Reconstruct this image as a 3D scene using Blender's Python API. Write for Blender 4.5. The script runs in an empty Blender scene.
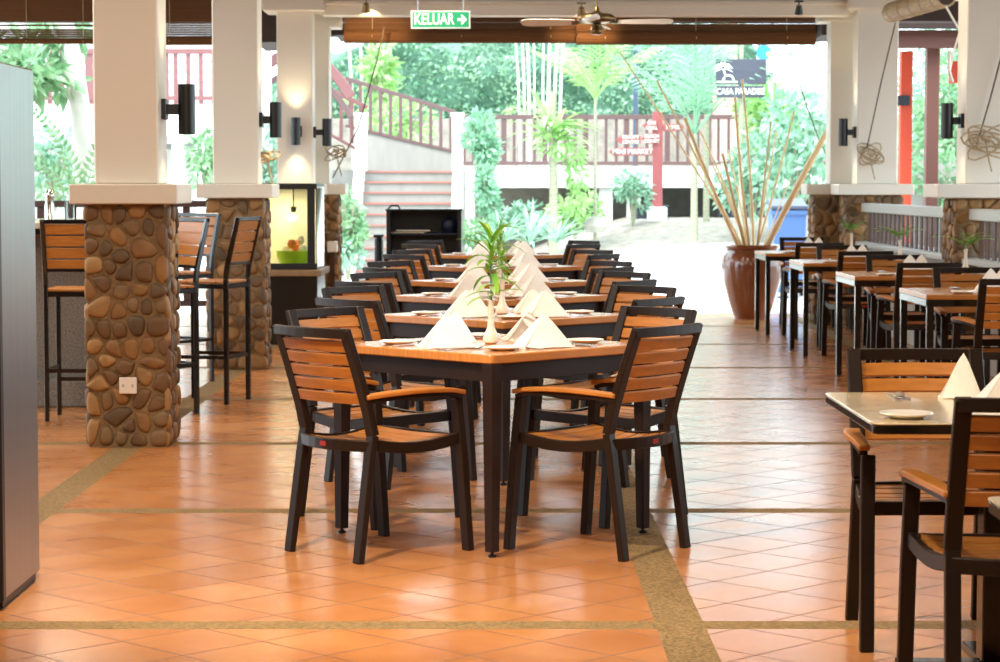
import bpy, bmesh, math, random
from mathutils import Vector, Matrix, noise
random.seed(7)
PI = math.pi
F = 2300.0; H = 1.40; VX = 496.0; VY = 184.0
SC = bpy.context.scene
COL = SC.collection

def at(px, py, Y):
    """world point seen at photo pixel (px, py) at depth Y"""
    return Vector(((px-VX)*Y/F, Y, H-(py-VY)*Y/F))

# ------------------------------------------------------------------ materials
MATS = {}
def srgb(r, g, b):
    f = lambda c: (c/12.92 if c <= .04045 else ((c+.055)/1.055)**2.4)
    return (f(r/255), f(g/255), f(b/255))
def mat(name, col, rough=.5, metal=0., spec=.5, noise_scale=0, noise_amt=.2, stretch=None, bump=0., bump_scale=None,
        rand=0., trans=0., emis=None, emis_s=0., coat=0., sheen=0., ior=None, alpha=1.):
    m = bpy.data.materials.new(name); m.use_nodes = True
    nt = m.node_tree; b = nt.nodes['Principled BSDF']
    b.inputs['Roughness'].default_value = rough
    b.inputs['Metallic'].default_value = metal
    b.inputs['Specular IOR Level'].default_value = spec
    b.inputs['Base Color'].default_value = (*col, 1)
    if coat: b.inputs['Coat Weight'].default_value = coat; b.inputs['Coat Roughness'].default_value = .15
    if trans: b.inputs['Transmission Weight'].default_value = trans
    if ior: b.inputs['IOR'].default_value = ior
    if sheen: b.inputs['Sheen Weight'].default_value = sheen
    if emis: b.inputs['Emission Color'].default_value = (*emis, 1); b.inputs['Emission Strength'].default_value = emis_s
    if noise_scale or rand:
        tc = nt.nodes.new('ShaderNodeTexCoord'); mp = nt.nodes.new('ShaderNodeMapping')
        nt.links.new(tc.outputs['Object'], mp.inputs['Vector'])
        if stretch: mp.inputs['Scale'].default_value = stretch
        nz = nt.nodes.new('ShaderNodeTexNoise'); nz.inputs['Scale'].default_value = noise_scale or 5
        nz.inputs['Detail'].default_value = 4
        nt.links.new(mp.outputs['Vector'], nz.inputs['Vector'])
        mr = nt.nodes.new('ShaderNodeMapRange')
        mr.inputs['From Min'].default_value = .25; mr.inputs['From Max'].default_value = .75
        mr.inputs['To Min'].default_value = 1-noise_amt; mr.inputs['To Max'].default_value = 1+noise_amt
        nt.links.new(nz.outputs['Fac'], mr.inputs['Value'])
        val = mr.outputs['Result']
        if rand:
            oi = nt.nodes.new('ShaderNodeObjectInfo'); m2 = nt.nodes.new('ShaderNodeMapRange')
            m2.inputs['To Min'].default_value = 1-rand; m2.inputs['To Max'].default_value = 1+rand
            nt.links.new(oi.outputs['Random'], m2.inputs['Value'])
            mu = nt.nodes.new('ShaderNodeMath'); mu.operation = 'MULTIPLY'
            nt.links.new(val, mu.inputs[0]); nt.links.new(m2.outputs['Result'], mu.inputs[1]); val = mu.outputs[0]
        mx = nt.nodes.new('ShaderNodeVectorMath'); mx.operation = 'SCALE'
        mx.inputs[0].default_value = col
        nt.links.new(val, mx.inputs['Scale']); nt.links.new(mx.outputs[0], b.inputs['Base Color'])
        if bump:
            bp = nt.nodes.new('ShaderNodeBump'); bp.inputs['Strength'].default_value = bump; bp.inputs['Distance'].default_value = .01
            src = nz
            if bump_scale:
                src = nt.nodes.new('ShaderNodeTexNoise'); src.inputs['Scale'].default_value = bump_scale
                nt.links.new(mp.outputs['Vector'], src.inputs['Vector'])
            nt.links.new(src.outputs['Fac'], bp.inputs['Height']); nt.links.new(bp.outputs['Normal'], b.inputs['Normal'])
    MATS[name] = m
    return m
def math_node(nt, op, a, b=None, c=None):
    n = nt.nodes.new('ShaderNodeMath'); n.operation = op
    for i, v in enumerate((a, b, c)):
        if v is None: continue
        if isinstance(v, (int, float)): n.inputs[i].default_value = v
        else: nt.links.new(v, n.inputs[i])
    return n.outputs[0]
def leafmat(name, c1, c2, rough=.5, scale=3., sub=.25):
    m = bpy.data.materials.new(name); m.use_nodes = True
    nt = m.node_tree; b = nt.nodes['Principled BSDF']; out = nt.nodes['Material Output']
    tc = nt.nodes.new('ShaderNodeTexCoord'); nz = nt.nodes.new('ShaderNodeTexNoise'); nz.inputs['Scale'].default_value = scale
    nz.inputs['Detail'].default_value = 5
    nt.links.new(tc.outputs['Object'], nz.inputs['Vector'])
    cr = nt.nodes.new('ShaderNodeValToRGB')
    cr.color_ramp.elements[0].position = .35; cr.color_ramp.elements[0].color = (*c1, 1)
    cr.color_ramp.elements[1].position = .65; cr.color_ramp.elements[1].color = (*c2, 1)
    nt.links.new(nz.outputs['Fac'], cr.inputs['Fac']); nt.links.new(cr.outputs['Color'], b.inputs['Base Color'])
    b.inputs['Roughness'].default_value = rough
    tl = nt.nodes.new('ShaderNodeBsdfTranslucent'); nt.links.new(cr.outputs['Color'], tl.inputs['Color'])
    mx = nt.nodes.new('ShaderNodeMixShader'); mx.inputs[0].default_value = sub
    nt.links.new(b.outputs[0], mx.inputs[1]); nt.links.new(tl.outputs[0], mx.inputs[2]); nt.links.new(mx.outputs[0], out.inputs['Surface'])
    MATS[name] = m; return m

mat('frame', srgb(34, 22, 14), rough=.42, spec=.25, noise_scale=6, noise_amt=.15)
mat('frame_black', srgb(14, 11, 10), rough=.2, spec=.8)
mat('wood', srgb(178, 114, 48), rough=.42, noise_scale=9, noise_amt=.22, stretch=(1.2, 1.2, 9), rand=.12)
mat('wood_slat', srgb(172, 110, 46), rough=.42, noise_scale=7, noise_amt=.2, stretch=(8, 1.2, 8), rand=.14)
mat('table_wood', srgb(186, 122, 62), rough=.24, spec=.55, noise_scale=5, noise_amt=.18, stretch=(1, 12, 1), rand=.06)
mat('table_dark', srgb(34, 19, 11), rough=.45, spec=.25, noise_scale=6, noise_amt=.2)
mat('label_red', srgb(150, 30, 30), rough=.4)
mat('linen', srgb(250, 246, 238), rough=.85, noise_scale=60, noise_amt=.04, sheen=.2)
mat('porcelain', srgb(244, 240, 232), rough=.15)
mat('vase_cream', srgb(236, 222, 204), rough=.3)
mat('steel', (.62, .62, .62), rough=.22, metal=1.)
mat('white_paint', srgb(224, 219, 208), rough=.55, noise_scale=2, noise_amt=.02)
mat('white_gloss', srgb(236, 232, 226), rough=.35)
mat('ceiling_wood', srgb(120, 92, 66), rough=.6, noise_scale=2, noise_amt=.1, stretch=(8, 1, 1))
mat('back_wall', srgb(110, 84, 60), rough=.7)
mat('mortar', srgb(140, 116, 84), rough=.95, noise_scale=60, noise_amt=.25, bump=.5)
for i, c in enumerate([(134, 98, 58), (110, 82, 52), (150, 112, 66), (96, 76, 52), (124, 98, 66), (160, 124, 78)]):
    mat('stone%d' % i, srgb(*c), rough=.62, noise_scale=9, noise_amt=.28, bump=.35, bump_scale=28)
mat('granite', srgb(118, 112, 104), rough=.8, noise_scale=90, noise_amt=.55, bump=.4)
mat('granite_top', srgb(190, 184, 172), rough=.25, noise_scale=30, noise_amt=.1)
mat('blind', srgb(100, 68, 42), rough=.75, spec=.15, noise_scale=3, noise_amt=.25, stretch=(.6, 6, 60))
mat('bamboo_pale', srgb(186, 164, 128), rough=.6, noise_scale=3, noise_amt=.3, stretch=(2, 2, 40))
mat('rope', srgb(176, 158, 128), rough=.9, noise_scale=40, noise_amt=.2)
mat('rope_dark', srgb(96, 84, 70), rough=.9)
mat('black_metal', srgb(20, 21, 23), rough=.38, spec=.5)
mat('brass', srgb(128, 108, 72), rough=.3, metal=.9, noise_scale=10, noise_amt=.15)
mat('pot_glaze', srgb(122, 68, 40), rough=.14, spec=.7, noise_scale=3.2, noise_amt=.35, coat=.5)
mat('bamboo', srgb(212, 184, 140), rough=.45, noise_scale=4, noise_amt=.18, stretch=(3, 3, .8), rand=.14)
mat('sign_green', srgb(8, 140, 96), rough=.35, emis=srgb(8, 150, 100), emis_s=.45)
mat('sign_white', srgb(236, 244, 238), rough=.4)
mat('sign_lit', srgb(236, 244, 238), rough=.4, emis=(.85, 1, .92), emis_s=.2)
mat('dark_wood', srgb(66, 34, 26), rough=.45, noise_scale=5, noise_amt=.25, stretch=(4, 4, 1))
mat('rail_grey', srgb(186, 190, 188), rough=.4)
mat('slat_brown', srgb(84, 58, 50), rough=.5, noise_scale=4, noise_amt=.2)
mat('plaster', srgb(196, 190, 178), rough=.8, noise_scale=3, noise_amt=.08)
# outdoors
mat('pavement', srgb(214, 212, 206), rough=.9, noise_scale=2.5, noise_amt=.06, bump=.2, bump_scale=30)
mat('gravel', srgb(138, 132, 122), rough=.95, noise_scale=6, noise_amt=.28, bump=.9, bump_scale=22)
mat('concrete', srgb(148, 144, 138), rough=.85, noise_scale=3, noise_amt=.1, stretch=(3, 3, .6))
mat('tread_red', srgb(166, 108, 96), rough=.8)
mat('white_out', srgb(235, 236, 232), rough=.7)
mat('rail_mauve', srgb(104, 78, 78), rough=.55)
mat('rail_pink', srgb(128, 84, 84), rough=.6)
mat('sign_maroon', srgb(158, 84, 86), rough=.5)
mat('red_paint', srgb(204, 74, 46), rough=.55)
mat('brown_paint', srgb(112, 74, 66), rough=.6)
mat('roof_dark', srgb(58, 42, 40), rough=.7)
mat('sign_dark', srgb(66, 68, 80), rough=.6, noise_scale=4, noise_amt=.15, stretch=(.5, 1, 8))
mat('blue_plastic', srgb(74, 108, 160), rough=.4)
mat('blue_dark', srgb(28, 40, 66), rough=.4)
mat('blue_post', srgb(56, 72, 92), rough=.4)
mat('sign_blue', srgb(60, 150, 200), rough=.5)
mat('sign_yellow', srgb(238, 206, 120), rough=.5)
mat('planter', srgb(34, 42, 54), rough=.5)
mat('brick_pink', srgb(216, 160, 148), rough=.8)
mat('siding', srgb(226, 228, 228), rough=.7)
mat('palm_trunk', srgb(150, 150, 128), rough=.9, noise_scale=8, noise_amt=.2, stretch=(1, 1, 6))
mat('white_trunk', srgb(196, 196, 186), rough=.9, noise_scale=6, noise_amt=.1)
mat('stone_grey', srgb(150, 146, 136), rough=.9, noise_scale=6, noise_amt=.2)
leafmat('hedge', (.15, .33, .21), (.48, .72, .48), scale=1.3)  # outdoor greens are paled, with haze and glare put into the leaf colours
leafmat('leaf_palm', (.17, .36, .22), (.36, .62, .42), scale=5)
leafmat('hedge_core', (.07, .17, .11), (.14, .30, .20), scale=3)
leafmat('leaf_mint', (.19, .37, .25), (.42, .64, .48), scale=3)
leafmat('leaf_lime', (.26, .48, .14), (.46, .70, .30), scale=4)
leafmat('leaf_green', (.13, .30, .14), (.34, .54, .30), scale=6)
leafmat('leaf_fern', (.16, .44, .06), (.38, .66, .12), scale=9)
leafmat('leaf_vivid', (.10, .34, .03), (.30, .58, .06), scale=9)
leafmat('leaf_deep', (.02, .12, .04), (.07, .26, .05), scale=12)

def steel_cabinet():
    m = mat('cabinet_steel', (.36, .38, .39), rough=.3, metal=1.)
    nt = m.node_tree; b = nt.nodes['Principled BSDF']
    tc = nt.nodes.new('ShaderNodeTexCoord'); mp = nt.nodes.new('ShaderNodeMapping'); mp.inputs['Scale'].default_value = (40, 40, .4)
    nz = nt.nodes.new('ShaderNodeTexNoise'); nz.inputs['Scale'].default_value = 2.0
    nt.links.new(tc.outputs['Object'], mp.inputs['Vector']); nt.links.new(mp.outputs[0], nz.inputs['Vector'])
    mr = nt.nodes.new('ShaderNodeMapRange'); mr.inputs['To Min'].default_value = .24; mr.inputs['To Max'].default_value = .42
    nt.links.new(nz.outputs['Fac'], mr.inputs['Value']); nt.links.new(mr.outputs[0], b.inputs['Roughness'])
steel_cabinet()
def glass_mat():
    m = bpy.data.materials.new('glass'); m.use_nodes = True; nt = m.node_tree
    nt.nodes.remove(nt.nodes['Principled BSDF']); out = nt.nodes['Material Output']
    t = nt.nodes.new('ShaderNodeBsdfTransparent'); t.inputs[0].default_value = (.93, .97, .95, 1)
    g = nt.nodes.new('ShaderNodeBsdfGlossy'); g.inputs['Roughness'].default_value = .03
    fr = nt.nodes.new('ShaderNodeFresnel'); fr.inputs[0].default_value = 1.45
    mx = nt.nodes.new('ShaderNodeMixShader')
    nt.links.new(fr.outputs[0], mx.inputs[0]); nt.links.new(t.outputs[0], mx.inputs[1]); nt.links.new(g.outputs[0], mx.inputs[2])
    nt.links.new(mx.outputs[0], out.inputs['Surface']); MATS['glass'] = m
glass_mat()

def floor_mat():
    m = bpy.data.materials.new('floor_tiles'); m.use_nodes = True; nt = m.node_tree; b = nt.nodes['Principled BSDF']
    N = lambda t: nt.nodes.new(t)
    tc = N('ShaderNodeTexCoord'); sp = N('ShaderNodeSeparateXYZ'); nt.links.new(tc.outputs['Object'], sp.inputs[0])
    x, y = sp.outputs[0], sp.outputs[1]
    M = lambda op, a, b_=None, c=None: math_node(nt, op, a, b_, c)
    T = .4265
    u = M('DIVIDE', M('SUBTRACT', M('ADD', x, y), 8.396), T)
    v = M('DIVIDE', M('ADD', M('SUBTRACT', x, y), 6.422), T)
    fu, fv = M('FRACT', M('ADD', u, 100)), M('FRACT', M('ADD', v, 100))
    du = M('MINIMUM', fu, M('SUBTRACT', 1, fu)); dv = M('MINIMUM', fv, M('SUBTRACT', 1, fv))
    d = M('MULTIPLY', M('MINIMUM', du, dv), T*.7071)
    grout = M('SUBTRACT', 1, M('SMOOTH_MIN', 1, M('MULTIPLY', M('MAXIMUM', M('SUBTRACT', d, .0030), 0), 700), .01))
    cid = N('ShaderNodeCombineXYZ'); nt.links.new(M('FLOOR', u), cid.inputs[0]); nt.links.new(M('FLOOR', v), cid.inputs[1])
    wn = N('ShaderNodeTexWhiteNoise'); nt.links.new(cid.outputs[0], wn.inputs['Vector'])
    nz = N('ShaderNodeTexNoise'); nz.inputs['Scale'].default_value = 3.5; nz.inputs['Detail'].default_value = 6
    nt.links.new(tc.outputs['Object'], nz.inputs['Vector'])
    var = M('ADD', M('MULTIPLY', wn.outputs['Value'], .22), M('MULTIPLY', nz.outputs['Fac'], .72))
    cr = N('ShaderNodeValToRGB'); el = cr.color_ramp.elements
    el[0].position = .25; el[0].color = (*srgb(178, 114, 64), 1); el[1].position = .8; el[1].color = (*srgb(206, 148, 94), 1)
    e = el.new(.52); e.color = (*srgb(194, 130, 76), 1)
    nt.links.new(var, cr.inputs['Fac'])
    mg = N('ShaderNodeMix'); mg.data_type = 'RGBA'; mg.inputs['B'].default_value = (*srgb(104, 66, 38), 1)
    nt.links.new(grout, mg.inputs['Factor']); nt.links.new(cr.outputs['Color'], mg.inputs['A'])
    # pebble-wash strips between the bays
    sx = M('ABSOLUTE', M('SUBTRACT', M('MODULO', M('ADD', x, 2.545*10+1.2725-.585), 2.545), 1.2725))
    sy = M('ABSOLUTE', M('SUBTRACT', M('MODULO', M('ADD', y, 2.568*10+1.284-7.24), 2.568), 1.284))
    strip = M('MAXIMUM', M('LESS_THAN', sx, .078), M('LESS_THAN', sy, .066))
    vz = N('ShaderNodeTexVoronoi'); vz.inputs['Scale'].default_value = 110; nt.links.new(tc.outputs['Object'], vz.inputs['Vector'])
    cp = N('ShaderNodeValToRGB'); cp.color_ramp.elements[0].color = (*srgb(92, 76, 50), 1); cp.color_ramp.elements[1].color = (*srgb(162, 132, 88), 1)
    nt.links.new(vz.outputs['Color'], cp.inputs['Fac'])
    ms = N('ShaderNodeMix'); ms.data_type = 'RGBA'
    nt.links.new(strip, ms.inputs['Factor']); nt.links.new(mg.outputs['Result'], ms.inputs['A']); nt.links.new(cp.outputs['Color'], ms.inputs['B'])
    nt.links.new(ms.outputs['Result'], b.inputs['Base Color'])
    rg = M('ADD', M('MULTIPLY', M('MAXIMUM', strip, M('MULTIPLY', grout, .8)), .5), M('ADD', .17, M('MULTIPLY', nz.outputs['Fac'], .10)))
    nt.links.new(rg, b.inputs['Roughness'])
    b.inputs['Specular IOR Level'].default_value = .6
    nt.links.new(M('SUBTRACT', .72, M('MULTIPLY', strip, .6)), b.inputs['Specular IOR Level'])
    mp = N('ShaderNodeMapping'); mp.inputs['Scale'].default_value = (1, 2.2, 1)
    nt.links.new(tc.outputs['Object'], mp.inputs[0])
    n2 = N('ShaderNodeTexNoise'); n2.inputs['Scale'].default_value = 26; n2.inputs['Detail'].default_value = 2; nt.links.new(mp.outputs[0], n2.inputs['Vector'])
    h = M('SUBTRACT', M('MULTIPLY', n2.outputs['Fac'], .12), M('MULTIPLY', grout, .35))
    h = M('ADD', h, M('MULTIPLY', M('MULTIPLY', vz.outputs['Distance'], strip), .8))
    bp = N('ShaderNodeBump'); bp.inputs['Strength'].default_value = .22; bp.inputs['Distance'].default_value = .006
    nt.links.new(h, bp.inputs['Height']); nt.links.new(bp.outputs['Normal'], b.inputs['Normal'])
    MATS['floor_tiles'] = m
floor_mat()

# ------------------------------------------------------------------ mesh builder
class MB:
    def __init__(s): s.v = []; s.f = []; s.m = []; s.mi = 0; s.T = Matrix.Identity(4)
    def add(s, vs, fs):
        o = len(s.v)
        s.v += [tuple(s.T @ Vector(p)) for p in vs]
        for f in fs: s.f.append(tuple(o+i for i in f)); s.m.append(s.mi)
        return s
    def box(s, x0, x1, y0, y1, z0, z1):
        return s.add([(x0,y0,z0),(x1,y0,z0),(x1,y1,z0),(x0,y1,z0),(x0,y0,z1),(x1,y0,z1),(x1,y1,z1),(x0,y1,z1)],
                     [(3,2,1,0),(4,5,6,7),(0,1,5,4),(1,2,6,5),(2,3,7,6),(3,0,4,7)])
    def sweep(s, pts, side, w, h, closed=False):
        """rectangular bar along pts; side = fixed width axis; w,h numbers or lists"""
        pts = [Vector(p) for p in pts]; n = len(pts); side = Vector(side).normalized()
        W = w if isinstance(w, (list, tuple)) else [w]*n; Hh = h if isinstance(h, (list, tuple)) else [h]*n
        vs = []
        for i, p in enumerate(pts):
            t0 = (pts[i]-pts[i-1]).normalized() if i > 0 else (pts[1]-pts[0]).normalized()
            t1 = (pts[i+1]-pts[i]).normalized() if i < n-1 else t0
            t = (t0+t1).normalized(); nn = t.cross(side).normalized()
            sc = 1/max(.5, t.dot(t0))
            a = side*W[i]/2; b = nn*Hh[i]/2*sc
            vs += [p-a-b, p+a-b, p+a+b, p-a+b]
        fs = []
        for i in range(n-1):
            o = 4*i
            for k in range(4): fs.append((o+k, o+(k+1) % 4, o+4+(k+1) % 4, o+4+k))
        fs.append((3, 2, 1, 0)); o = 4*(n-1); fs.append((o, o+1, o+2, o+3))
        return s.add(vs, fs)
    def bar(s, p, q, w, h):
        p, q = Vector(p), Vector(q); t = (q-p).normalized()
        side = t.cross(Vector((0, 0, 1))) if abs(t.z) < .95 else Vector((1, 0, 0))
        return s.sweep([p, q], side, w, h)
    def tube(s, pts, r, n=8, caps=True):
        pts = [Vector(p) for p in pts]; k = len(pts); R = r if isinstance(r, (list, tuple)) else [r]*k
        t0 = (pts[1]-pts[0]).normalized(); up = Vector((0, 0, 1)) if abs(t0.z) < .9 else Vector((1, 0, 0))
        a = t0.cross(up).normalized(); vs = []
        for i, p in enumerate(pts):
            t = (pts[min(i+1, k-1)]-pts[max(i-1, 0)]).normalized()
            a = (a-t*a.dot(t)); a = a.normalized() if a.length > 1e-6 else t.orthogonal().normalized(); b = t.cross(a)
            for j in range(n):
                an = 2*PI*j/n; vs.append(p+a*math.cos(an)*R[i]+b*math.sin(an)*R[i])
        fs = [(i*n+j, i*n+(j+1) % n, (i+1)*n+(j+1) % n, (i+1)*n+j) for i in range(k-1) for j in range(n)]
        if caps: fs += [tuple(range(n-1, -1, -1)), tuple((k-1)*n+j for j in range(n))]
        return s.add(vs, fs)
    def lathe(s, prof, c=(0, 0, 0), n=20, cap0=True, cap1=True):
        vs = []; k = len(prof)
        for (r, z) in prof:
            for j in range(n):
                an = 2*PI*j/n; vs.append((c[0]+r*math.cos(an), c[1]+r*math.sin(an), c[2]+z))
        fs = [(i*n+j, i*n+(j+1) % n, (i+1)*n+(j+1) % n, (i+1)*n+j) for i in range(k-1) for j in range(n)]
        if cap0: fs.append(tuple(range(n-1, -1, -1)))
        if cap1: fs.append(tuple((k-1)*n+j for j in range(n)))
        return s.add(vs, fs)
    def prism(s, poly, z0, z1):
        n = len(poly)
        vs = [(p[0], p[1], z0) for p in poly]+[(p[0], p[1], z1) for p in poly]
        fs = [tuple(range(n-1, -1, -1)), tuple(range(n, 2*n))]+[(i, (i+1) % n, n+(i+1) % n, n+i) for i in range(n)]
        return s.add(vs, fs)
    def leaf(s, p, d, n, L, W):
        """pointed leaf: 4 quads folded on the midrib"""
        d = d.normalized(); a = d.cross(n).normalized(); up = a.cross(d).normalized()
        q = lambda t, w, h: p+d*L*t+a*W*w+up*L*h
        return s.add([q(0,0,0), q(.45,.5,.03), q(1,0,-.12), q(.45,-.5,.03), q(.5,0,-.03)], [(0,1,4),(1,2,4),(0,4,3),(4,2,3)])
    def blade(s, p, d, L, W, droop=.5, seg=5, curl=0):
        """long strap leaf arching over"""
        d = d.normalized(); p = Vector(p); vs = []; a = d.cross(Vector((0, 0, 1)))
        a = a.normalized() if a.length > 1e-4 else Vector((1, 0, 0))
        for i in range(seg+1):
            t = i/seg; w = W*.5*(math.sin(PI*min(1, .12+t*.88))**.7 if t < 1 else .02)
            vs += [p-a*w+Vector((0, 0, w*.35)), p, p+a*w+Vector((0, 0, w*.35))]
            d = (d+Vector((0, 0, -droop/seg))).normalized(); p = p+d*(L/seg)
        fs = []
        for i in range(seg):
            o = 3*i; fs += [(o, o+1, o+4, o+3), (o+1, o+2, o+5, o+4)]
        return s.add(vs, fs)
    def build(s, name, mats, parent=None, smooth=False, bevel=0, angle=40):
        me = bpy.data.meshes.new(name); me.from_pydata(s.v, [], s.f)
        if not isinstance(mats, (list, tuple)): mats = [mats]
        for m in mats: me.materials.append(MATS[m])
        if len(mats) > 1: me.polygons.foreach_set('material_index', s.m)
        if bevel:
            bm = bmesh.new(); bm.from_mesh(me)
            es = [e for e in bm.edges if len(e.link_faces) == 2 and e.calc_face_angle(0) > math.radians(35)]
            bmesh.ops.bevel(bm, geom=es, offset=bevel, segments=1, affect='EDGES', clamp_overlap=True)
            bm.to_mesh(me); bm.free()
        if smooth:
            me.polygons.foreach_set('use_smooth', [True]*len(me.polygons))
            if smooth != 'all':
                try: me.set_sharp_from_angle(angle=math.radians(angle))
                except Exception: pass
        me.update()
        o = bpy.data.objects.new(name, me); COL.objects.link(o)
        if parent: o.parent = parent
        return o

def tag(o, label=None, cat=None, group=None, kind=None):
    if label: o['label'] = label
    if cat: o['category'] = cat
    if group: o['group'] = group
    if kind: o['kind'] = kind
    return o
def empty(name, loc=(0, 0, 0), rz=0, **k):
    o = bpy.data.objects.new(name, None); COL.objects.link(o); o.location = loc; o.rotation_euler = (0, 0, rz)
    o.empty_display_size = .05
    return tag(o, **k)
def copy_tree(o, parent=None):
    c = o.copy(); COL.objects.link(c)
    if parent: c.parent = parent
    for ch in o.children: copy_tree(ch, c)
    return c
def place(proto, used, loc, rz, label, group=None, name=None, scale=None):
    o = proto if not used.get(proto.name) else copy_tree(proto)
    used[proto.name] = True
    o.location = loc; o.rotation_euler = (0, 0, rz); o['label'] = label
    if group: o['group'] = group
    if scale: o.scale = (scale,)*3 if isinstance(scale, (int, float)) else scale
    return o
USED = {}
def text_part(name, body, size, loc, rot, m, parent, depth=.004, sx=1., align='CENTER', shear=0):
    cu = bpy.data.curves.new(name, 'FONT'); cu.body = body; cu.size = size; cu.extrude = depth
    cu.align_x = align; cu.align_y = 'CENTER'; cu.materials.append(MATS[m]); cu.resolution_u = 4; cu.offset = size*.012
    o = bpy.data.objects.new(name, cu); COL.objects.link(o); o.parent = parent
    o.location = loc; o.rotation_euler = rot; o.scale = (sx, 1, 1)
    bpy.context.view_layer.update()
    me = bpy.data.meshes.new_from_object(o.evaluated_get(bpy.context.evaluated_depsgraph_get()))
    n = bpy.data.objects.new(name, me); COL.objects.link(n); n.parent = parent; n.location = loc; n.rotation_euler = rot; n.scale = (sx, 1, 1)
    bpy.data.objects.remove(o); n.name = name
    return n
# ------------------------------------------------------------------ furniture
def make_chair():
    r = empty('slatted_armchair', label='x', cat='chair')
    # legs: the rear pair bends at seat height, front pair runs up to the arms
    for s in (1, -1):
        m = MB(); m.sweep([(-.262, .203*s, 0), (-.20, .198*s, .40), (-.186, .197*s, .47)], (0, 1, 0), .040, [.028, .032, .032])
        m.build('leg', 'frame', r, bevel=.003)
        m = MB(); m.sweep([(.250, .246*s, 0), (.222, .243*s, .35), (.196, .238*s, .588)], (0, 1, 0), .042, [.030, .034, .034])
        m.build('leg', 'frame', r, bevel=.003)
    # stiles and top bar
    m = MB()
    stile = [(-.186, .47), (-.208, .56), (-.262, .72), (-.318, .868)]
    for s in (1, -1):
        m.sweep([(x, .197*s, z) for x, z in stile], (0, 1, 0), .044, [.032, .030, .028, .026])
    tb = []
    for i in range(9):
        y = -.211+.422*i/8; q = 1-(y/.211)**2
        tb.append((-.314-.022*q, y, .852))
    m.sweep(tb, (0, 0, 1), .036, .026)
    m.build('back_frame', 'frame', r, bevel=.003)
    # backrest slats
    m = MB()
    for k in range(5):
        z = .606+.0495*k
        def xa(zz):
            for (xa_, za), (xb, zb) in zip(stile, stile[1:]):
                if zz <= zb: return xa_+(xb-xa_)*(zz-za)/(zb-za)
            return stile[-1][0]
        x0, x1 = xa(z-.02), xa(z+.02); rows = []
        n = 8
        for i in range(n+1):
            y = -.184+.368*i/n; q = 1-(y/.2)**2
            rows.append((y, -.022*q))
        dx, dz = x1-x0, .040; L = math.hypot(dx, dz); nx, nz = dz/L, -dx/L
        vs = []
        for y, off in rows:
            for (px_, pz_) in ((x0, z-.02), (x1, z+.02)):
                vs.append((px_+off+nx*.007, y, pz_+nz*.007))
            for (px_, pz_) in ((x1, z+.02), (x0, z-.02)):
                vs.append((px_+off-nx*.007, y, pz_-nz*.007))
        fs = []
        for i in range(n):
            o = 4*i
            for j in range(4): fs.append((o+j, o+(j+1) % 4, o+4+(j+1) % 4, o+4+j))
        fs += [(3, 2, 1, 0), (4*n, 4*n+1, 4*n+2, 4*n+3)]
        m.add(vs, fs)
    m.build('backrest', 'wood_slat', r, bevel=.002)
    # seat slats follow the bowed rear rail, dished from back to front
    def dish(t): return .450-.022*math.sin(PI*min(1, t*1.05))
    m = MB(); ns = 7; pitch = .405/ns
    for k in range(ns):
        xa_ = -.205+pitch*k; xb = xa_+pitch-.009
        half = .182+.036*(k+.5)/ns; vs = []; n = 8
        bow = .045*(1-k/ns)+.0
        for i in range(n+1):
            y = -half+2*half*i/n; q = -(1-(y/half)**2)*bow
            ta, tb_ = (xa_+.205)/.405, (xb+.205)/.405
            za, zb = dish(ta)-.006*(1-(y/half)**2), dish(tb_)-.006*(1-(y/half)**2)
            vs += [(xa_+q, y, za-.014), (xb+q, y, zb-.014), (xb+q, y, zb), (xa_+q, y, za)]
        fs = []
        for i in range(n):
            o = 4*i
            for j in range(4): fs.append((o+j, o+(j+1) % 4, o+4+(j+1) % 4, o+4+j))
        fs += [(3, 2, 1, 0), (4*n, 4*n+1, 4*n+2, 4*n+3)]
        m.add(vs, fs)
    m.build('seat', 'wood_slat', r, bevel=.002)
    m = MB()
    for s in (1, -1):
        pts = []
        for i in range(7):
            t = i/6; pts.append((-.186+.40*t, s*(.197+.043*t), .434-.026*math.sin(PI*t*.95)+.008*t))
        m.sweep(pts, (0, 1, 0), .024, .042)
    rr = []
    for i in range(9):
        y = -.2+.4*i/8; rr.append((-.196-.055*(1-(y/.2)**2), y, .430))
    m.sweep(rr, (0, 0, 1), .042, .022)
    m.sweep([(.208, -.235, .428), (.208, .235, .428)], (0, 0, 1), .042, .02)
    fr = m.build('seat_frame', 'frame', r, bevel=.003)
    lb = MB(); lb.box(-.2635, -.2600, -.017, .017, .422, .440); lb.build('maker_tag', 'label_red', fr)
    for s in (1, -1):
        m = MB(); pts = []; W = []
        for i in range(9):
            t = i/8
            x = -.232+.452*t; z = .602+.034*math.sin(PI*min(1, t*.62+.12))-.012*t
            if i == 8: z -= .004
            pts.append((x, s*(.207+.046*t+.020*math.sin(PI*t)), z)); W.append(.036+.018*math.sin(PI*min(1, t*.9+.1)))
        m.sweep(pts, (0, 1, 0), W, .018); m.build('armrest', 'wood', r, bevel=.004)
        m = MB(); m.sweep([(p[0]+.004, p[1], p[2]-.017) for p in pts[:-1]]+[(.206, pts[-1][1], pts[-1][2]-.018)], (0, 1, 0), .026, .016)
        m.build('arm_support', 'frame', r, bevel=.002)
    return r
CH = make_chair()
def chair(x, y, heading_deg, label, group):
    return place(CH, USED, (x, y, 0), math.radians(heading_deg), label, group)

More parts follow.
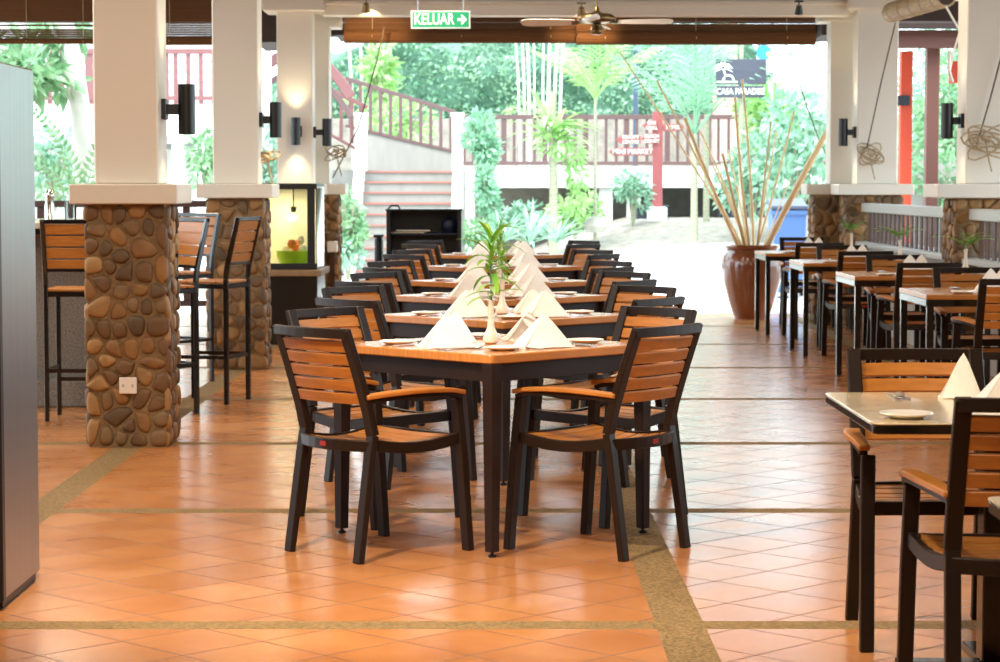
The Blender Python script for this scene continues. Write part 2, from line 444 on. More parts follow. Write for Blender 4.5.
def make_square_table(side=.90):
    r = empty('wooden_dining_table', label='x', cat='table')
    h = side/2; m = MB(); c = .012
    poly = [(-h+c, -h), (h-c, -h), (h, -h+c), (h, h-c), (h-c, h), (-h+c, h), (-h, h-c), (-h, -h+c)]
    m.prism(poly, .729, .763); m.build('tabletop', 'table_wood', r, bevel=.004)
    m = MB(); a = h-.045
    for (p, q) in (((-a, -a), (a, -a)), ((a, -a), (a, a)), ((a, a), (-a, a)), ((-a, a), (-a, -a))):
        m.sweep([(p[0], p[1], .693), (q[0], q[1], .693)], (0, 0, 1), .070, .022)
    m.build('apron', 'table_dark', r, bevel=.002)
    for sx in (1, -1):
        for sy in (1, -1):
            k = h-.022
            m = MB(); m.sweep([(sx*k, sy*k, .02), (sx*(k-.004), sy*(k-.004), .729)], (0, 1, 0), [.040, .056], [.040, .056])
            lg = m.build('leg', 'table_dark', r, bevel=.003)
            m = MB(); m.lathe([(.017, 0), (.017, .008), (.007, .012), (.007, .022)], (sx*k, sy*k, 0), 10); m.build('foot_glide', 'black_metal', lg)
    return r
TB = make_square_table()
ORD = ['nearest', 'second', 'third', 'fourth', 'fifth', 'farthest']
ROW = [(-.015, 9.18), (.035, 11.25), (.02, 13.2), (.03, 15.2), (.04, 17.9), (.05, 20.9)]
jit = random.Random(3)
for i, (cx, cy) in enumerate(ROW):
    place(TB, USED, (cx, cy, 0), PI/4, '%s square wooden table of the centre row, set cornerwise' % ORD[i], 'square tables of the centre row')
    dx = [(-.443, -.43, 43.5), (.414, -.377, 141.), (.432, .47, 222), (-.44, .43, -43)]
    nm = ['front left', 'front right', 'back right', 'back left']
    for k, (ax, ay, hd) in enumerate(dx):
        j = 0 if i == 0 else 1
        if i == 0 and k >= 2: ax += .045*(1 if ax > 0 else -1)
        if i >= 1: ax += .075*(1 if ax > 0 else -1)
        chair(cx+ax+j*jit.uniform(-.03, .03), cy+ay+j*jit.uniform(-.04, .04), hd+j*jit.uniform(-5, 5),
              'slatted wood armchair at the %s side of the %s centre row table' % (nm[k], ORD[i]), 'slatted armchairs along the centre row')

# right-hand tables
def make_side_table():
    r = empty('rectangular_dining_table', label='x', cat='table')
    w, d = .475, .45
    m = MB(); m.prism([(-w, -d), (w, -d), (w, d), (-w, d)], .734, .763); m.build('tabletop', 'table_wood', r, bevel=.003)
    m = MB()
    for (p, q) in (((-w+.012, -d+.012), (w-.012, -d+.012)), ((w-.012, -d+.012), (w-.012, d-.012)), ((w-.012, d-.012), (-w+.012, d-.012)), ((-w+.012, d-.012), (-w+.012, -d+.012))):
        m.sweep([(p[0], p[1], .714), (q[0], q[1], .714)], (0, 0, 1), .040, .024)
    m.build('frame_rail', 'frame_black', r, bevel=.002)
    for sx in (1, -1):
        for sy in (1, -1):
            m = MB(); a, b = sx*(w-.025), sy*(d-.025); m.box(a-.020, a+.020, b-.020, b+.020, .008, .734)
            lg = m.build('leg', 'frame_black', r, bevel=.003)
            m = MB(); m.lathe([(.018, 0), (.018, .008)], (a, b, 0), 10); m.build('foot_glide', 'black_metal', lg)
    return r
ST = make_side_table()
SIDE = [(2.955, 13.68, 'nearest'), (2.955, 16.33, 'second'), (2.955, 19.0, 'third'), (2.955, 21.6, 'farthest')]
for (cx, cy, nm) in SIDE:
    place(ST, USED, (cx, cy, 0), 0, '%s slim-legged table of the row beside the slatted rail' % nm, 'tables beside the slatted rail')
    chair(cx-.03, cy-.50, 90, 'slatted armchair on the near side of the %s railside table' % nm, 'armchairs at the railside tables')
    chair(cx+.04+(.05 if nm == 'farthest' else 0), cy+.62+(.4 if nm == 'farthest' else 0), -90, 'slatted armchair on the far side of the %s railside table' % nm, 'armchairs at the railside tables')

def make_pedestal_table():
    r = empty('pedestal_dining_table', label='x', cat='table')
    h = .46; hw = .43; R = .03; poly = []
    for (sx, sy, a0) in ((1, 1, 0), (-1, 1, 90), (-1, -1, 180), (1, -1, 270)):
        for k in range(5):
            a = math.radians(a0+22.5*k); poly.append((sx*(hw-R)+R*math.cos(a), sy*(h-R)+R*math.sin(a)))
    m = MB(); m.prism(poly, .758, .763); top = m.build('tabletop', 'table_wood_sheen', r, bevel=.002)
    m = MB(); m.prism([(p[0]*.998, p[1]*.998) for p in poly], .733, .758); m.build('edge_band', 'frame_black', top, bevel=.003)
    m = MB(); m.box(-.042, .042, -.042, .042, .03, .722); m.build('column', 'frame_black', r, bevel=.004)
    m = MB(); m.box(-.25, .25, -.03, .03, .690, .722); m.box(-.03, .03, -.25, .25, .690, .722); m.build('top_bracket', 'frame_black', r, bevel=.003)
    m = MB(); m.box(-.28, .28, -.035, .035, 0, .03); m.box(-.035, .035, -.28, .28, 0, .03); m.build('foot_cross', 'frame_black', r, bevel=.004)
    return r
mat('table_wood_sheen', srgb(232, 212, 170), rough=.17, spec=.7, noise_scale=4, noise_amt=.15, stretch=(1, 14, 1), coat=.6)  # wood base paled: the bright reflection is put into its colour
PT = make_pedestal_table()
place(PT, USED, (1.435, 6.56, 0), 0, 'pale glossy table at lower right with napkins and cutlery', None)
place(PT, USED, (1.43, 4.21, 0), 0, 'pale tabletop corner at the lower right edge of the view', None)
chair(1.366, 6.01, 89, 'slatted armchair on the near side of the pale glossy table', 'armchairs at the pale glossy table')
chair(1.352, 7.07, -89, 'slatted armchair on the far side of the pale glossy table', 'armchairs at the pale glossy table')

# bar stools
def make_stool():
    r = empty('bar_stool', label='x', cat='stool')
    for s in (1, -1):
        m = MB(); m.sweep([(-.19, .19*s, 0), (-.19, .19*s, .80)], (0, 1, 0), .026, .03); m.build('leg', 'frame_black', r, bevel=.003)
        m = MB(); m.sweep([(.19, .19*s, 0), (.19, .19*s, .765)], (0, 1, 0), .026, .03); m.build('leg', 'frame_black', r, bevel=.003)
    m = MB()
    for s in (1, -1):
        m.sweep([(-.19, .19*s, .80), (-.20, .19*s, .88), (-.275, .19*s, 1.19)], (0, 1, 0), .026, [.03, .03, .026])
    m.sweep([(-.273, -.203, 1.18), (-.273, .203, 1.18)], (0, 0, 1), .026, .022)
    m.sweep([(-.205, -.19, .895), (-.205, .19, .895)], (0, 0, 1), .02, .02)
    m.build('back_frame', 'frame_black', r, bevel=.003)
    m = MB()
    for k in range(4):
        z0 = .895+.070*k; z1 = z0+.060
        xf = lambda z: -.2-.075*(z-.88)/.31
        m.add([(xf(z0)-.006, -.177, z0), (xf(z0)-.006, .177, z0), (xf(z1)-.006, .177, z1), (xf(z1)-.006, -.177, z1),
               (xf(z0)+.008, -.177, z0), (xf(z0)+.008, .177, z0), (xf(z1)+.008, .177, z1), (xf(z1)+.008, -.177, z1)],
              [(0, 1, 2, 3), (7, 6, 5, 4), (0, 4, 5, 1), (1, 5, 6, 2), (2, 6, 7, 3), (3, 7, 4, 0)])
    m.build('backrest', 'wood_slat', r, bevel=.002)
    m = MB()
    for k in range(6): m.box(-.19+.066*k, -.19+.066*k+.058, -.20, .20, .768, .784)
    m.build('seat', 'wood_slat', r, bevel=.003)
    m = MB()
    for s in (1, -1): m.sweep([(-.19, s*.19, .752), (.19, s*.19, .752)], (0, 1, 0), .022, .03)
    m.sweep([(.19, -.19, .752), (.19, .19, .752)], (1, 0, 0), .022, .03); m.sweep([(-.19, -.19, .752), (-.19, .19, .752)], (1, 0, 0), .022, .03)
    m.build('seat_frame', 'frame_black', r, bevel=.002)
    m = MB()
    for s in (1, -1): m.sweep([(-.19, s*.19, .30), (.19, s*.19, .30)], (0, 1, 0), .018, .024)
    m.sweep([(.19, -.19, .22), (.19, .19, .22)], (1, 0, 0), .018, .024); m.sweep([(-.19, -.19, .30), (-.19, .19, .30)], (1, 0, 0), .018, .024)
    m.build('foot_rail', 'frame_black', r, bevel=.002)
    return r
BS = make_stool()
g = 'slatted bar stools around the granite bar'
place(BS, USED, (-2.46, 13.72, 0), PI/2, 'bar stool in front of the granite bar, left of the nearest stone pillar', g)
place(BS, USED, (-2.094, 14.05, 0), math.radians(215), 'bar stool half hidden by the right edge of the nearest stone pillar', g)
place(BS, USED, (-1.845, 14.79, 0), math.radians(165), 'bar stool seen edge-on right of the nearest stone pillar', g)
place(BS, USED, (-2.284, 16.25, 0), math.radians(235), 'bar stool behind the others with its orange back towards the room', g)

# granite bar
r = empty('granite_bar', (0, 0, 0), label='granite-chip bar with pale top behind the nearest stone pillar', cat='bar')
m = MB(); m.box(-4.3, -2.36, 14.5, 15.55, .17, 1.115); m.build('body', 'granite', r)
m = MB(); m.box(-4.4, -2.30, 14.38, 15.65, 0, .17); m.build('plinth', 'granite', r, bevel=.01)
m = MB(); m.box(-4.4, -2.28, 14.15, 15.75, 1.125, 1.165); m.build('countertop', 'granite_top', r, bevel=.006)
m = MB(); m.box(-4.38, -2.30, 14.18, 15.72, 1.09, 1.125); m.build('counter_edge', 'frame_black', r)
m = MB(); m.lathe([(.0, 0), (.03, 0), (.032, .01), (.027, .02), (.03, .10), (.024, .14), (.03, .155), (.028, .175), (.012, .20), (0, .205)], n=14, cap0=False, cap1=False)
o = m.build('pepper_mill', 'steel', smooth=True); o.location = (-2.80, 14.45, 1.165); tag(o, 'metal shaker standing on the granite bar top', 'shaker')
def make_wine_glass():
    r = empty('water_glass', label='x', cat='glass')
    m = MB(); m.lathe([(.033, 0), (.036, .002), (.040, .13), (.038, .13), (.034, .006), (0, .006)], n=16, cap0=True, cap1=False); m.build('bowl', 'glass', r, smooth=True)
    return r
gl = make_wine_glass(); place(gl, USED, (-2.70, 14.62, 1.165), 0, 'clear tumbler on the granite bar top', None)
m = MB(); m.lathe([(.0, 0), (.06, 0), (.075, .006), (.12, .016), (.118, .019), (.07, .010), (0, .010)], n=24, cap0=False, cap1=False)
o = m.build('serving_plate', 'porcelain', smooth=True); o.location = (-2.58, 14.9, 1.165); tag(o, 'white plate lying on the granite bar top', 'plate')

# ------------------------------------------------------------------ table settings
def make_napkin():
    m = MB(); h = .142; A, B, C = Vector((-.112, -.035, 0)), Vector((.112, -.035, 0)), Vector((-.09, .11, 0)); ap = Vector((0, .005, h))
    N = 7
    def panel(P, Q, bulge, off, sc=1.0):
        vs = []; idx = {}
        for i in range(N+1):
            for j in range(N+1-i):
                a, b = i/N, j/N; c = 1-a-b
                p = ap*a*sc+P*b+Q*c; nn = (Q-P).cross(ap-P).normalized()
                w = (4*b*c)*(1-a)*bulge
                p = p+nn*(w+off); p.z = max(p.z, .0005)-max(0, a-.78)*.05; idx[i, j] = len(vs); vs.append(p)
        fs = []
        for i in range(N):
            for j in range(N-i):
                fs.append((idx[i, j], idx[i+1, j], idx[i, j+1]))
                if j < N-i-1: fs.append((idx[i+1, j], idx[i+1, j+1], idx[i, j+1]))
        m.add(vs, fs)
    panel(A, B, .008, 0); panel(B, C, .010, 0); panel(C, A, .010, 0)
    # folded layers showing along the slanting edges
    for k, o in ((1, .0035), (2, .007)):
        panel(A+Vector((.010*k, -.004*k, 0)), B-Vector((.006*k, .004*k, 0)), .010, o*.6, 1-.03*k)
    m.sweep([A+Vector((0, -.004, .004)), Vector((0, -.046, .004)), B+Vector((0, -.004, .004))], (0, 0, 1), .008, .008)
    m.sweep([A+Vector((-.004, 0, .004)), C+Vector((-.004, .004, .004))], (0, 0, 1), .008, .008)
    m.sweep([A+Vector((0, 0, .004)), ap+Vector((-.004, -.002, -.026))], (0, 1, 0), .006, .006)
    o = m.build('folded_napkin', 'linen', smooth=True, angle=28)
    return tag(o, 'x', 'napkin')
NAP = make_napkin()
m = MB(); m.lathe([(0, 0), (.045, 0), (.05, .003), (.074, .013), (.072, .0155), (.047, .006), (0, .006)], n=28, cap0=False, cap1=False)
PL = tag(m.build('bread_plate', 'porcelain', smooth=True), 'x', 'plate')
def make_fork():
    m = MB(); m.sweep([(0, -.10, .004), (0, -.04, .006), (0, .03, .008), (0, .052, .004)], (1, 0, 0), [.014, .009, .007, .018], .003)
    for k in range(4): m.sweep([(-.0085+.0057*k, .050, .004), (-.0085+.0057*k, .075, .003), (-.0085+.0057*k, .10, .008)], (1, 0, 0), [.0036, .0034, .002], .002)
    return tag(m.build('table_fork', 'steel', bevel=0), 'x', 'fork')
def make_knife():
    m = MB(); m.sweep([(0, -.11, .004), (0, -.02, .004)], (1, 0, 0), [.014, .010], .006); m.sweep([(0, -.02, .003), (.001, .05, .003), (.003, .11, .003)], (1, 0, 0), [.012, .018, .005], .002)
    return tag(m.build('table_knife', 'steel'), 'x', 'knife')
def make_spoon():
    m = MB(); m.sweep([(0, -.10, .004), (0, -.03, .006), (0, .05, .006)], (1, 0, 0), [.014, .007, .007], .003)
    vs = [(0, .075, .002)]; n = 14
    for k in range(n):
        a = 2*PI*k/n; vs.append((.019*math.cos(a), .075+.030*math.sin(a), .007))
    m.add(vs, [(0, 1+k, 1+(k+1) % n) for k in range(n)]); vs2 = [(v[0], v[1], v[2]-.0015) for v in vs]; m.add(vs2, [(0, 1+(k+1) % n, 1+k) for k in range(n)])
    return tag(m.build('table_spoon', 'steel', smooth=True), 'x', 'spoon')
FK, KN, SP = make_fork(), make_knife(), make_spoon()
TOPZ = .7632
def setting(cx, cy, ang, seat, tab, r=.315, nap_s=1., dn=0, full=True, nap=None, naprot=0, plate=True, pv=.235):
    """ang = direction the diner faces (deg)"""
    a = math.radians(ang); f = Vector((math.cos(a), math.sin(a), 0)); l = Vector((-f.y, f.x, 0)); base = Vector((cx, cy, TOPZ))-f*r; rz = a-PI/2
    at_ = lambda u, v: base+f*u+l*v
    p = nap if nap is not None else at_(.035+dn, 0)
    place(NAP, USED, (p[0], p[1], TOPZ), rz+naprot, 'white napkin folded upright at the %s of the %s' % (seat, tab), 'folded white napkins', scale=nap_s)
    if plate: place(PL, USED, at_(.02, pv), rz, 'small white bread plate at the %s of the %s' % (seat, tab), 'bread plates')
    place(FK, USED, at_(.0, .135), rz, 'steel fork at the %s of the %s' % (seat, tab), 'forks')
    place(KN, USED, at_(.0, -.135), rz, 'steel knife at the %s of the %s' % (seat, tab), 'knives')
    place(SP, USED, at_(.0, -.165), rz, 'steel spoon at the %s of the %s' % (seat, tab), 'spoons')
for i, (cx, cy) in enumerate(ROW):
    t = '%s centre row table' % ORD[i]
    # napkins stand square to the room
    setting(cx, cy, 45, 'front left side', t, nap=(cx-.175, cy-.235), naprot=PI/4+.3, nap_s=1.0)
    setting(cx, cy, 135, 'front right side', t, nap=(cx+.205, cy-.235), naprot=-PI/4+.5, nap_s=1.0)
    setting(cx, cy, 225, 'back right side', t, nap=(cx+.15, cy+.18), naprot=-PI*.75+PI*.1, nap_s=.9)
    setting(cx, cy, -45, 'back left side', t, nap=(cx-.15, cy+.18), naprot=PI*.75-PI*.1, nap_s=.9)
for (cx, cy, nm) in SIDE:
    t = '%s railside table' % nm
    setting(cx, cy, 90, 'near side', t, r=.33, nap=(2.91, cy-.17), nap_s=(.9, 1.0, 1.1))
    setting(cx, cy, -90, 'far side', t, r=.33, nap=(3.06, cy+.2), nap_s=(.85, 1.0, 1.05), naprot=PI*.9)
setting(1.42, 6.56, 90, 'near side', 'pale glossy table', r=.33, nap=(1.425, 6.34), nap_s=(1.1, 1.0, 1.05), naprot=.15, pv=.30)
setting(1.36, 6.56, -90, 'far side', 'pale glossy table', r=.31, nap=(1.39, 6.82), nap_s=(.58, .8, 1.03), naprot=PI-.35, plate=False)

# vases and their sprigs
def make_vase():
    m = MB(); m.lathe([(0, 0), (.018, 0), (.030, .008), (.033, .022), (.026, .042), (.015, .065), (.0115, .10), (.012, .15), (.0145, .176), (.012, .176), (.009, .15), (0, .12)], n=18, cap0=False, cap1=False)
    return tag(m.build('bud_vase', 'vase_cream', smooth=True), 'x', 'vase')
VS = make_vase()
def make_sprig(seed, kind):
    rd = random.Random(seed)
    r = empty('leafy_sprig', label='x', cat='plant')
    if kind == 'dracaena':
        m = MB(); m.tube([(0, 0, -.06), (.002, 0, .10), (-.004, .003, .22), (0, 0, .33)], [.005, .0055, .005, .003], 7); m.build('stem', 'leaf_green', r, smooth=True)
        m = MB(); 
        for k in range(8):
            a = rd.uniform(0, 2*PI); m.blade((0, 0, .03+.012*k), Vector((math.cos(a), math.sin(a), rd.uniform(.1, .7))), rd.uniform(.10, .19), .032, rd.uniform(.5, 1.2))
        m.build('foliage', 'leaf_lime', r, smooth=True)
        m = MB()
        for k in range(22):
            z = .13+.009*k; a = k*2.4+rd.uniform(-.3, .3); m.blade((0, 0, z), Vector((math.cos(a), math.sin(a), .35+.09*k)), rd.uniform(.12, .20), .030, rd.uniform(.9, 2.0))
        m.build('foliage', 'leaf_vivid', r, smooth=True)
    else:
        m = MB(); m.tube([(0, 0, -.08), (.0, 0, .03)], [.004, .004], 6); m.build('stem', 'leaf_green', r, smooth=True)
        m = MB()
        for k in range(5):
            a = [.15, 2.9, 1.2, 4.4, .6][k]+rd.uniform(-.2, .2); d = Vector((math.cos(a), math.sin(a)*.6, 1.0)); L = rd.uniform(.13, .19); p = Vector((0, 0, .02)); dd = d.normalized()
            for q in range(9):
                dd = (dd+Vector((0, 0, -.11))).normalized(); p = p+dd*L/9
                sd = dd.cross(Vector((0, 0, 1))).normalized()
                for s in (1, -1): m.leaf(p, (dd*.55+sd*s), Vector((0, 0, 1)), .060*(1-q/13), .028)
        m.build('foliage', 'leaf_fern', r)
    return r
SG = [make_sprig(5, 'dracaena'), make_sprig(9, 'fern')]
SG[1].name = 'fern_sprig'
for i, (cx, cy) in enumerate(ROW):
    place(VS, USED, (cx-.005, cy-.03, TOPZ), 0, 'slim cream bud vase on the %s centre row table' % ORD[i], 'bud vases')
    place(SG[0], USED, (cx-.005, cy-.03, TOPZ+.15), i*1.3, 'leafy green sprig in the vase on the %s centre row table' % ORD[i], 'leafy sprigs in vases', scale=.86 if i == 0 else .45)
for k, (cx, cy, nm) in enumerate(SIDE[1:]):
    place(VS, USED, (3.34, cy+.02, TOPZ), 0, 'slim cream bud vase on the %s railside table' % nm, 'bud vases')
    place(SG[1], USED, (3.34, cy+.02, TOPZ+.165), [0, 2.6, 1.2][k], 'green fern sprig in the vase on the %s railside table' % nm, 'leafy sprigs in vases', scale=1.3)
# ------------------------------------------------------------------ the building
def struct(o, label=None): return tag(o, label, None, None, 'structure')
m = MB(); m.box(-7.0, 6.2, -1.6, 24.9, -.12, 0); struct(m.build('floor', 'floor_tiles'))
m = MB(); m.box(-7.2, 6.4, -1.7, 24.2, 3.36, 3.5); struct(m.build('ceiling', 'ceiling_wood'))
m = MB(); m.box(-7.2, 6.4, -1.75, -1.6, 0, 3.36); struct(m.build('wall_back', 'back_wall'))
# wing walls of the hall beside and behind the camera
m = MB(); m.box(-7.2, -7.0, -1.6, 10.5, 0, 3.36); struct(m.build('wall_left', 'back_wall'))
m = MB(); m.box(6.2, 6.4, -1.6, 8.5, 0, 3.36); struct(m.build('wall_right', 'back_wall'))

def clip_cell(site, others, box):
    poly = [(box[0], box[2]), (box[1], box[2]), (box[1], box[3]), (box[0], box[3])]
    for o in others:
        mx, my = (site[0]+o[0])/2, (site[1]+o[1])/2; nx, ny = o[0]-site[0], o[1]-site[1]; out = []
        for i in range(len(poly)):
            a, b = poly[i], poly[(i+1) % len(poly)]
            da, db = (a[0]-mx)*nx+(a[1]-my)*ny, (b[0]-mx)*nx+(b[1]-my)*ny
            if da <= 0: out.append(a)
            if (da < 0) != (db < 0) and abs(da-db) > 1e-9:
                t = da/(da-db); out.append((a[0]+(b[0]-a[0])*t, a[1]+(b[1]-a[1])*t))
        poly = out
        if len(poly) < 3: return None
    return poly
def stones_face(m, w, h, fn, rd, cell=.098):
    """rounded river stones set in mortar over a w x h face; fn maps (u, v, out) to local space"""
    nx, ny = max(2, round(w/cell)), max(3, round(h/cell)); sites = []
    for j in range(ny):
        for i in range(nx):
            if rd.random() < .07: continue
            u = (i+.5+(.25 if j % 2 else -.25)+rd.uniform(-.33, .33))*w/nx; v = (j+.5+rd.uniform(-.36, .36))*h/ny
            sites.append((min(max(u, .01), w-.01), v))
    for k, s in enumerate(sites):
        near = sorted((o for o in sites if o is not s), key=lambda o: (o[0]-s[0])**2+(o[1]-s[1])**2)[:12]
        p = clip_cell(s, near, (0, w, 0, h))
        if not p: continue
        cx = sum(a[0] for a in p)/len(p); cy = sum(a[1] for a in p)/len(p)
        for _ in range(3):
            q = []
            for i in range(len(p)):
                a, b = p[i], p[(i+1) % len(p)]
                q += [(a[0]*.75+b[0]*.25, a[1]*.75+b[1]*.25), (a[0]*.25+b[0]*.75, a[1]*.25+b[1]*.75)]
            p = q
            if len(p) > 22: break
        sc = rd.uniform(.80, .93); hh = rd.uniform(.014, .027); tx, ty = rd.uniform(-.25, .25), rd.uniform(-.25, .25)
        n = len(p); vs = []
        for (f_, z) in ((1.0, -.004), (.97, hh*.45), (.82, hh*.85), (.5, hh*1.0)):
            for a in p:
                u, v = (a[0]-cx)*sc*f_, (a[1]-cy)*sc*f_
                vs.append(fn(cx+u, cy+v, z*(1+tx*u/.05*.3+ty*v/.05*.3)))
        vs.append(fn(cx, cy, hh*1.03))
        fs = [(r_*n+i, r_*n+(i+1) % n, (r_+1)*n+(i+1) % n, (r_+1)*n+i) for r_ in range(3) for i in range(n)]
        fs += [(3*n+i, 3*n+(i+1) % n, 4*n) for i in range(n)]
        m.mi = rd.choice([1, 1, 2, 2, 3, 4, 4, 5, 6]); m.add(vs, fs)
    m.mi = 0
STM = ['mortar']+['stone%d' % i for i in range(6)]
def stone_block(name, parent, x0, x1, y0, y1, z0, z1, seed, faces='fblr'):
    rd = random.Random(seed); m = MB(); e = .02
    m.box(x0+e, x1-e, y0+e, y1-e, z0, z1)
    if 'f' in faces: stones_face(m, x1-x0, z1-z0, lambda u, v, o: (x0+u, y0+e-o, z0+v), rd)
    if 'b' in faces: stones_face(m, x1-x0, z1-z0, lambda u, v, o: (x1-u, y1-e+o, z0+v), rd)
    if 'r' in faces: stones_face(m, y1-y0, z1-z0, lambda u, v, o: (x1-e+o, y0+u, z0+v), rd)
    if 'l' in faces: stones_face(m, y1-y0, z1-z0, lambda u, v, o: (x0+e-o, y1-u, z0+v), rd)
    return m.build(name, STM, parent, smooth=True, angle=50)
def pillar(label, stones, caps, shafts, capitals, seed):
    r = empty('stone_pillar'); struct(r, label)
    for k, s in enumerate(stones): stone_block('stone_base', r, s[0], s[1], s[2], s[3], 0, 1.295, seed+k, s[4] if len(s) > 4 else 'fblr')
    for c in caps:
        m = MB(); m.box(c[0], c[1], c[2], c[3], 1.295, 1.40); m.build('ledge_cap', 'white_paint', r, bevel=.006)
    for s in shafts:
        m = MB(); m.box(s[0], s[1], s[2], s[3], 1.40, s[4] if len(s) > 4 else 3.36); m.build('shaft', 'white_paint', r, bevel=.008)
    for c in capitals:
        m = MB(); m.box(*c); m.build('capital', 'white_paint', r, bevel=.01)
    return r
pillar('nearest river-stone pillar with white shaft and socket plate', [(-2.185, -1.735, 12.17, 12.62)], [(-2.245, -1.675, 12.11, 12.69)], [(-2.13, -1.79, 12.225, 12.565)], [], 11)
pillar('river-stone pillar behind the edge-on bar stool', [(-2.185, -1.735, 17.3, 17.75)], [(-2.245, -1.675, 17.24, 17.82)], [(-2.13, -1.79, 17.355, 17.695)], [(-2.24, -1.68, 17.25, 17.8, 3.1, 3.36)], 21)
pillar('double white column behind the lit display case', [(-2.2, -1.74, 22.42, 22.9), (-2.0, -1.56, 22.93, 23.35)], [(-2.26, -1.68, 22.36, 22.96), (-2.1, -1.50, 22.96, 23.42)],
       [(-2.13, -1.785, 22.46, 22.82), (-1.96, -1.66, 22.98, 23.3)], [(-2.26, -1.66, 22.36, 22.96, 3.07, 3.36), (-2.05, -1.55, 22.97, 23.4, 2.955, 3.20)], 31)
pillar('double white column at the far right with stone base', [(3.40, 3.97, 22.42, 22.9), (3.16, 3.60, 22.93, 23.35)], [(3.33, 4.06, 22.36, 22.96), (3.10, 3.6, 22.97, 23.42)],
       [(3.52, 3.91, 22.46, 22.82), (3.33, 3.66, 22.98, 23.3)], [(3.41, 4.02, 22.36, 22.96, 3.09, 3.36), (3.22, 3.64, 22.97, 23.4, 3.01, 3.20)], 41)
pillar('white column on a stone base at the right edge', [(3.45, 3.97, 17.3, 17.8)], [(3.31, 4.04, 17.24, 17.86)], [(3.54, 3.94, 17.37, 17.73)], [], 51)

m = MB(); m.box(-1.7, 3.45, 22.55, 22.85, 3.04, 3.36); m.box(-1.7, 3.45, 22.46, 22.55, 3.14, 3.18); struct(m.build('beam', 'white_paint', bevel=.006))
m = MB(); m.box(-7.0, -2.2, 22.6, 22.85, 3.3, 3.36); struct(m.build('beam', 'white_paint'))
m = MB(); m.box(3.95, 6.2, 22.6, 22.85, 3.2, 3.36); struct(m.build('beam', 'white_paint'))
# dark eaves running out past the blinds
m = MB(); m.box(-2.1, 4.1, 23.9, 24.2, 2.93, 3.05); m.box(-7.2, 6.4, 24.2, 24.5, 3.1, 3.5); struct(m.build('roof_eave', 'roof_dark'))
m = MB(); m.bar((-1.56, 23.5, 2.97), (-1.56, 24.3, 2.95), .14, .12); m.bar((3.40, 23.5, 2.97), (3.40, 24.3, 2.95), .18, .12); m.bar((-2.3, 23.2, 3.02), (-2.3, 24.4, 3.0), .25, .40); struct(m.build('roof_beam', 'roof_dark'))

# low wall with ledge and slatted railing along the right side
m = MB(); m.box(3.62, 3.78, 8.6, 22.42, 0, .80); struct(m.build('wall_low_right', 'plaster'))
m = MB(); m.box(3.50, 3.86, 17.8, 22.42, .80, .845); m.box(3.50, 3.86, 8.6, 17.3, .80, .845); struct(m.build('trim_1', 'rail_grey', bevel=.006))
def slat_rail(y0, y1, label):
    r = empty('slatted_railing', (0, 0, 0), label=label, cat='railing')
    m = MB(); m.box(3.55, 3.66, y0, y1, 1.13, 1.215); m.build('top_rail', 'rail_grey', r, bevel=.006)
    n = int((y1-y0)/.22)
    for k in range(n):
        y = y0+.08+k*(y1-y0-.1)/n
        m = MB(); m.box(3.60, 3.618, y, y+.105, .845, 1.13); m.build('slat', 'slat_brown', r, bevel=.003)
slat_rail(17.82, 22.40, 'slatted brown railing with grey top rail between the two right pillars')
slat_rail(13.2, 17.28, 'slatted brown railing with grey top rail at the right edge of view')
# dark timber railing on the far left side
r = empty('timber_railing', (0, 0, 0), label='dark timber rail seen behind the granite bar and bar stools', cat='railing')
m = MB(); m.box(-6.8, -2.2, 22.9, 23.0, 1.17, 1.235); m.build('top_rail', 'dark_wood', r, bevel=.006)
m = MB(); m.box(-6.8, -2.2, 22.92, 22.98, .18, .24); m.build('bottom_rail', 'dark_wood', r, bevel=.006)
for k in range(16):
    x = -6.6+.29*k; m = MB(); m.box(x, x+.07, 22.93, 22.97, .24, 1.17); m.build('baluster', 'dark_wood', r, bevel=.004)

# roll-up bamboo blinds on the far opening
def blind(x0, x1, y, ztop, zbot, label, roll=.075, flat=True, gaps=()):
    r = empty('bamboo_blind', (0, 0, 0), label=label, cat='blind')
    m = MB(); z = ztop; k = 0
    while z > zbot+2*roll-.02:
        if not any(a < z < b for a, b in gaps): m.box(x0, x1, y-.004, y+.004, z-.020, z)
        z -= .0225; k += 1
    m.build('slat_panel', 'blind', r)
    m = MB(); n = 30; prof = []
    for i in range(n+1):
        a = i/n*2*PI*2.2; rr = roll*(1-.25*i/n); prof.append((y-.02+rr*math.cos(a), zbot+roll+rr*1.0*math.sin(a)))
    vs = []; 
    for (yy, zz) in prof: vs += [(x0, yy, zz), (x1, yy, zz)]
    m.add(vs, [(2*i, 2*i+1, 2*i+3, 2*i+2) for i in range(n)])
    m.lathe([(roll*.98, 0), (roll*.98, .012)], (0, 0, 0), 18)
    for i in range(36*1, len(m.v)): pass
    m.v = m.v[:2*(n+1)]+[(x0+(v[2] if True else 0), y-.02+v[0], zbot+roll+v[1]) for v in m.v[2*(n+1):]]
    m.build('roll', 'blind', r)
    m = MB()
    for t in (.12, .5, .88):
        x = x0+(x1-x0)*t; m.tube([(x, y-.012, ztop), (x, y-.012, zbot+2*roll), (x, y-.02-roll-.004, zbot+roll), (x, y-.02, zbot-.003)], .004, 5)
    m.build('cord', 'rope', r)
    return r
blind(-1.52, .83, 23.2, 3.06, 2.80, 'rolled bamboo blind above the outdoor stairs, left of the fan')
blind(.80, 3.18, 23.05, 3.06, 2.775, 'rolled bamboo blind at the right, behind the fan blade')
blind(-5.4, -3.92, 23.0, 3.32, 2.785, 'brown bamboo blind left of the nearest stone pillar', roll=.03, gaps=((2.955, 2.975), (3.0, 3.02)))
blind(-3.86, -2.62, 23.0, 3.32, 2.77, 'brown bamboo blind between the two left pillars', roll=.05)
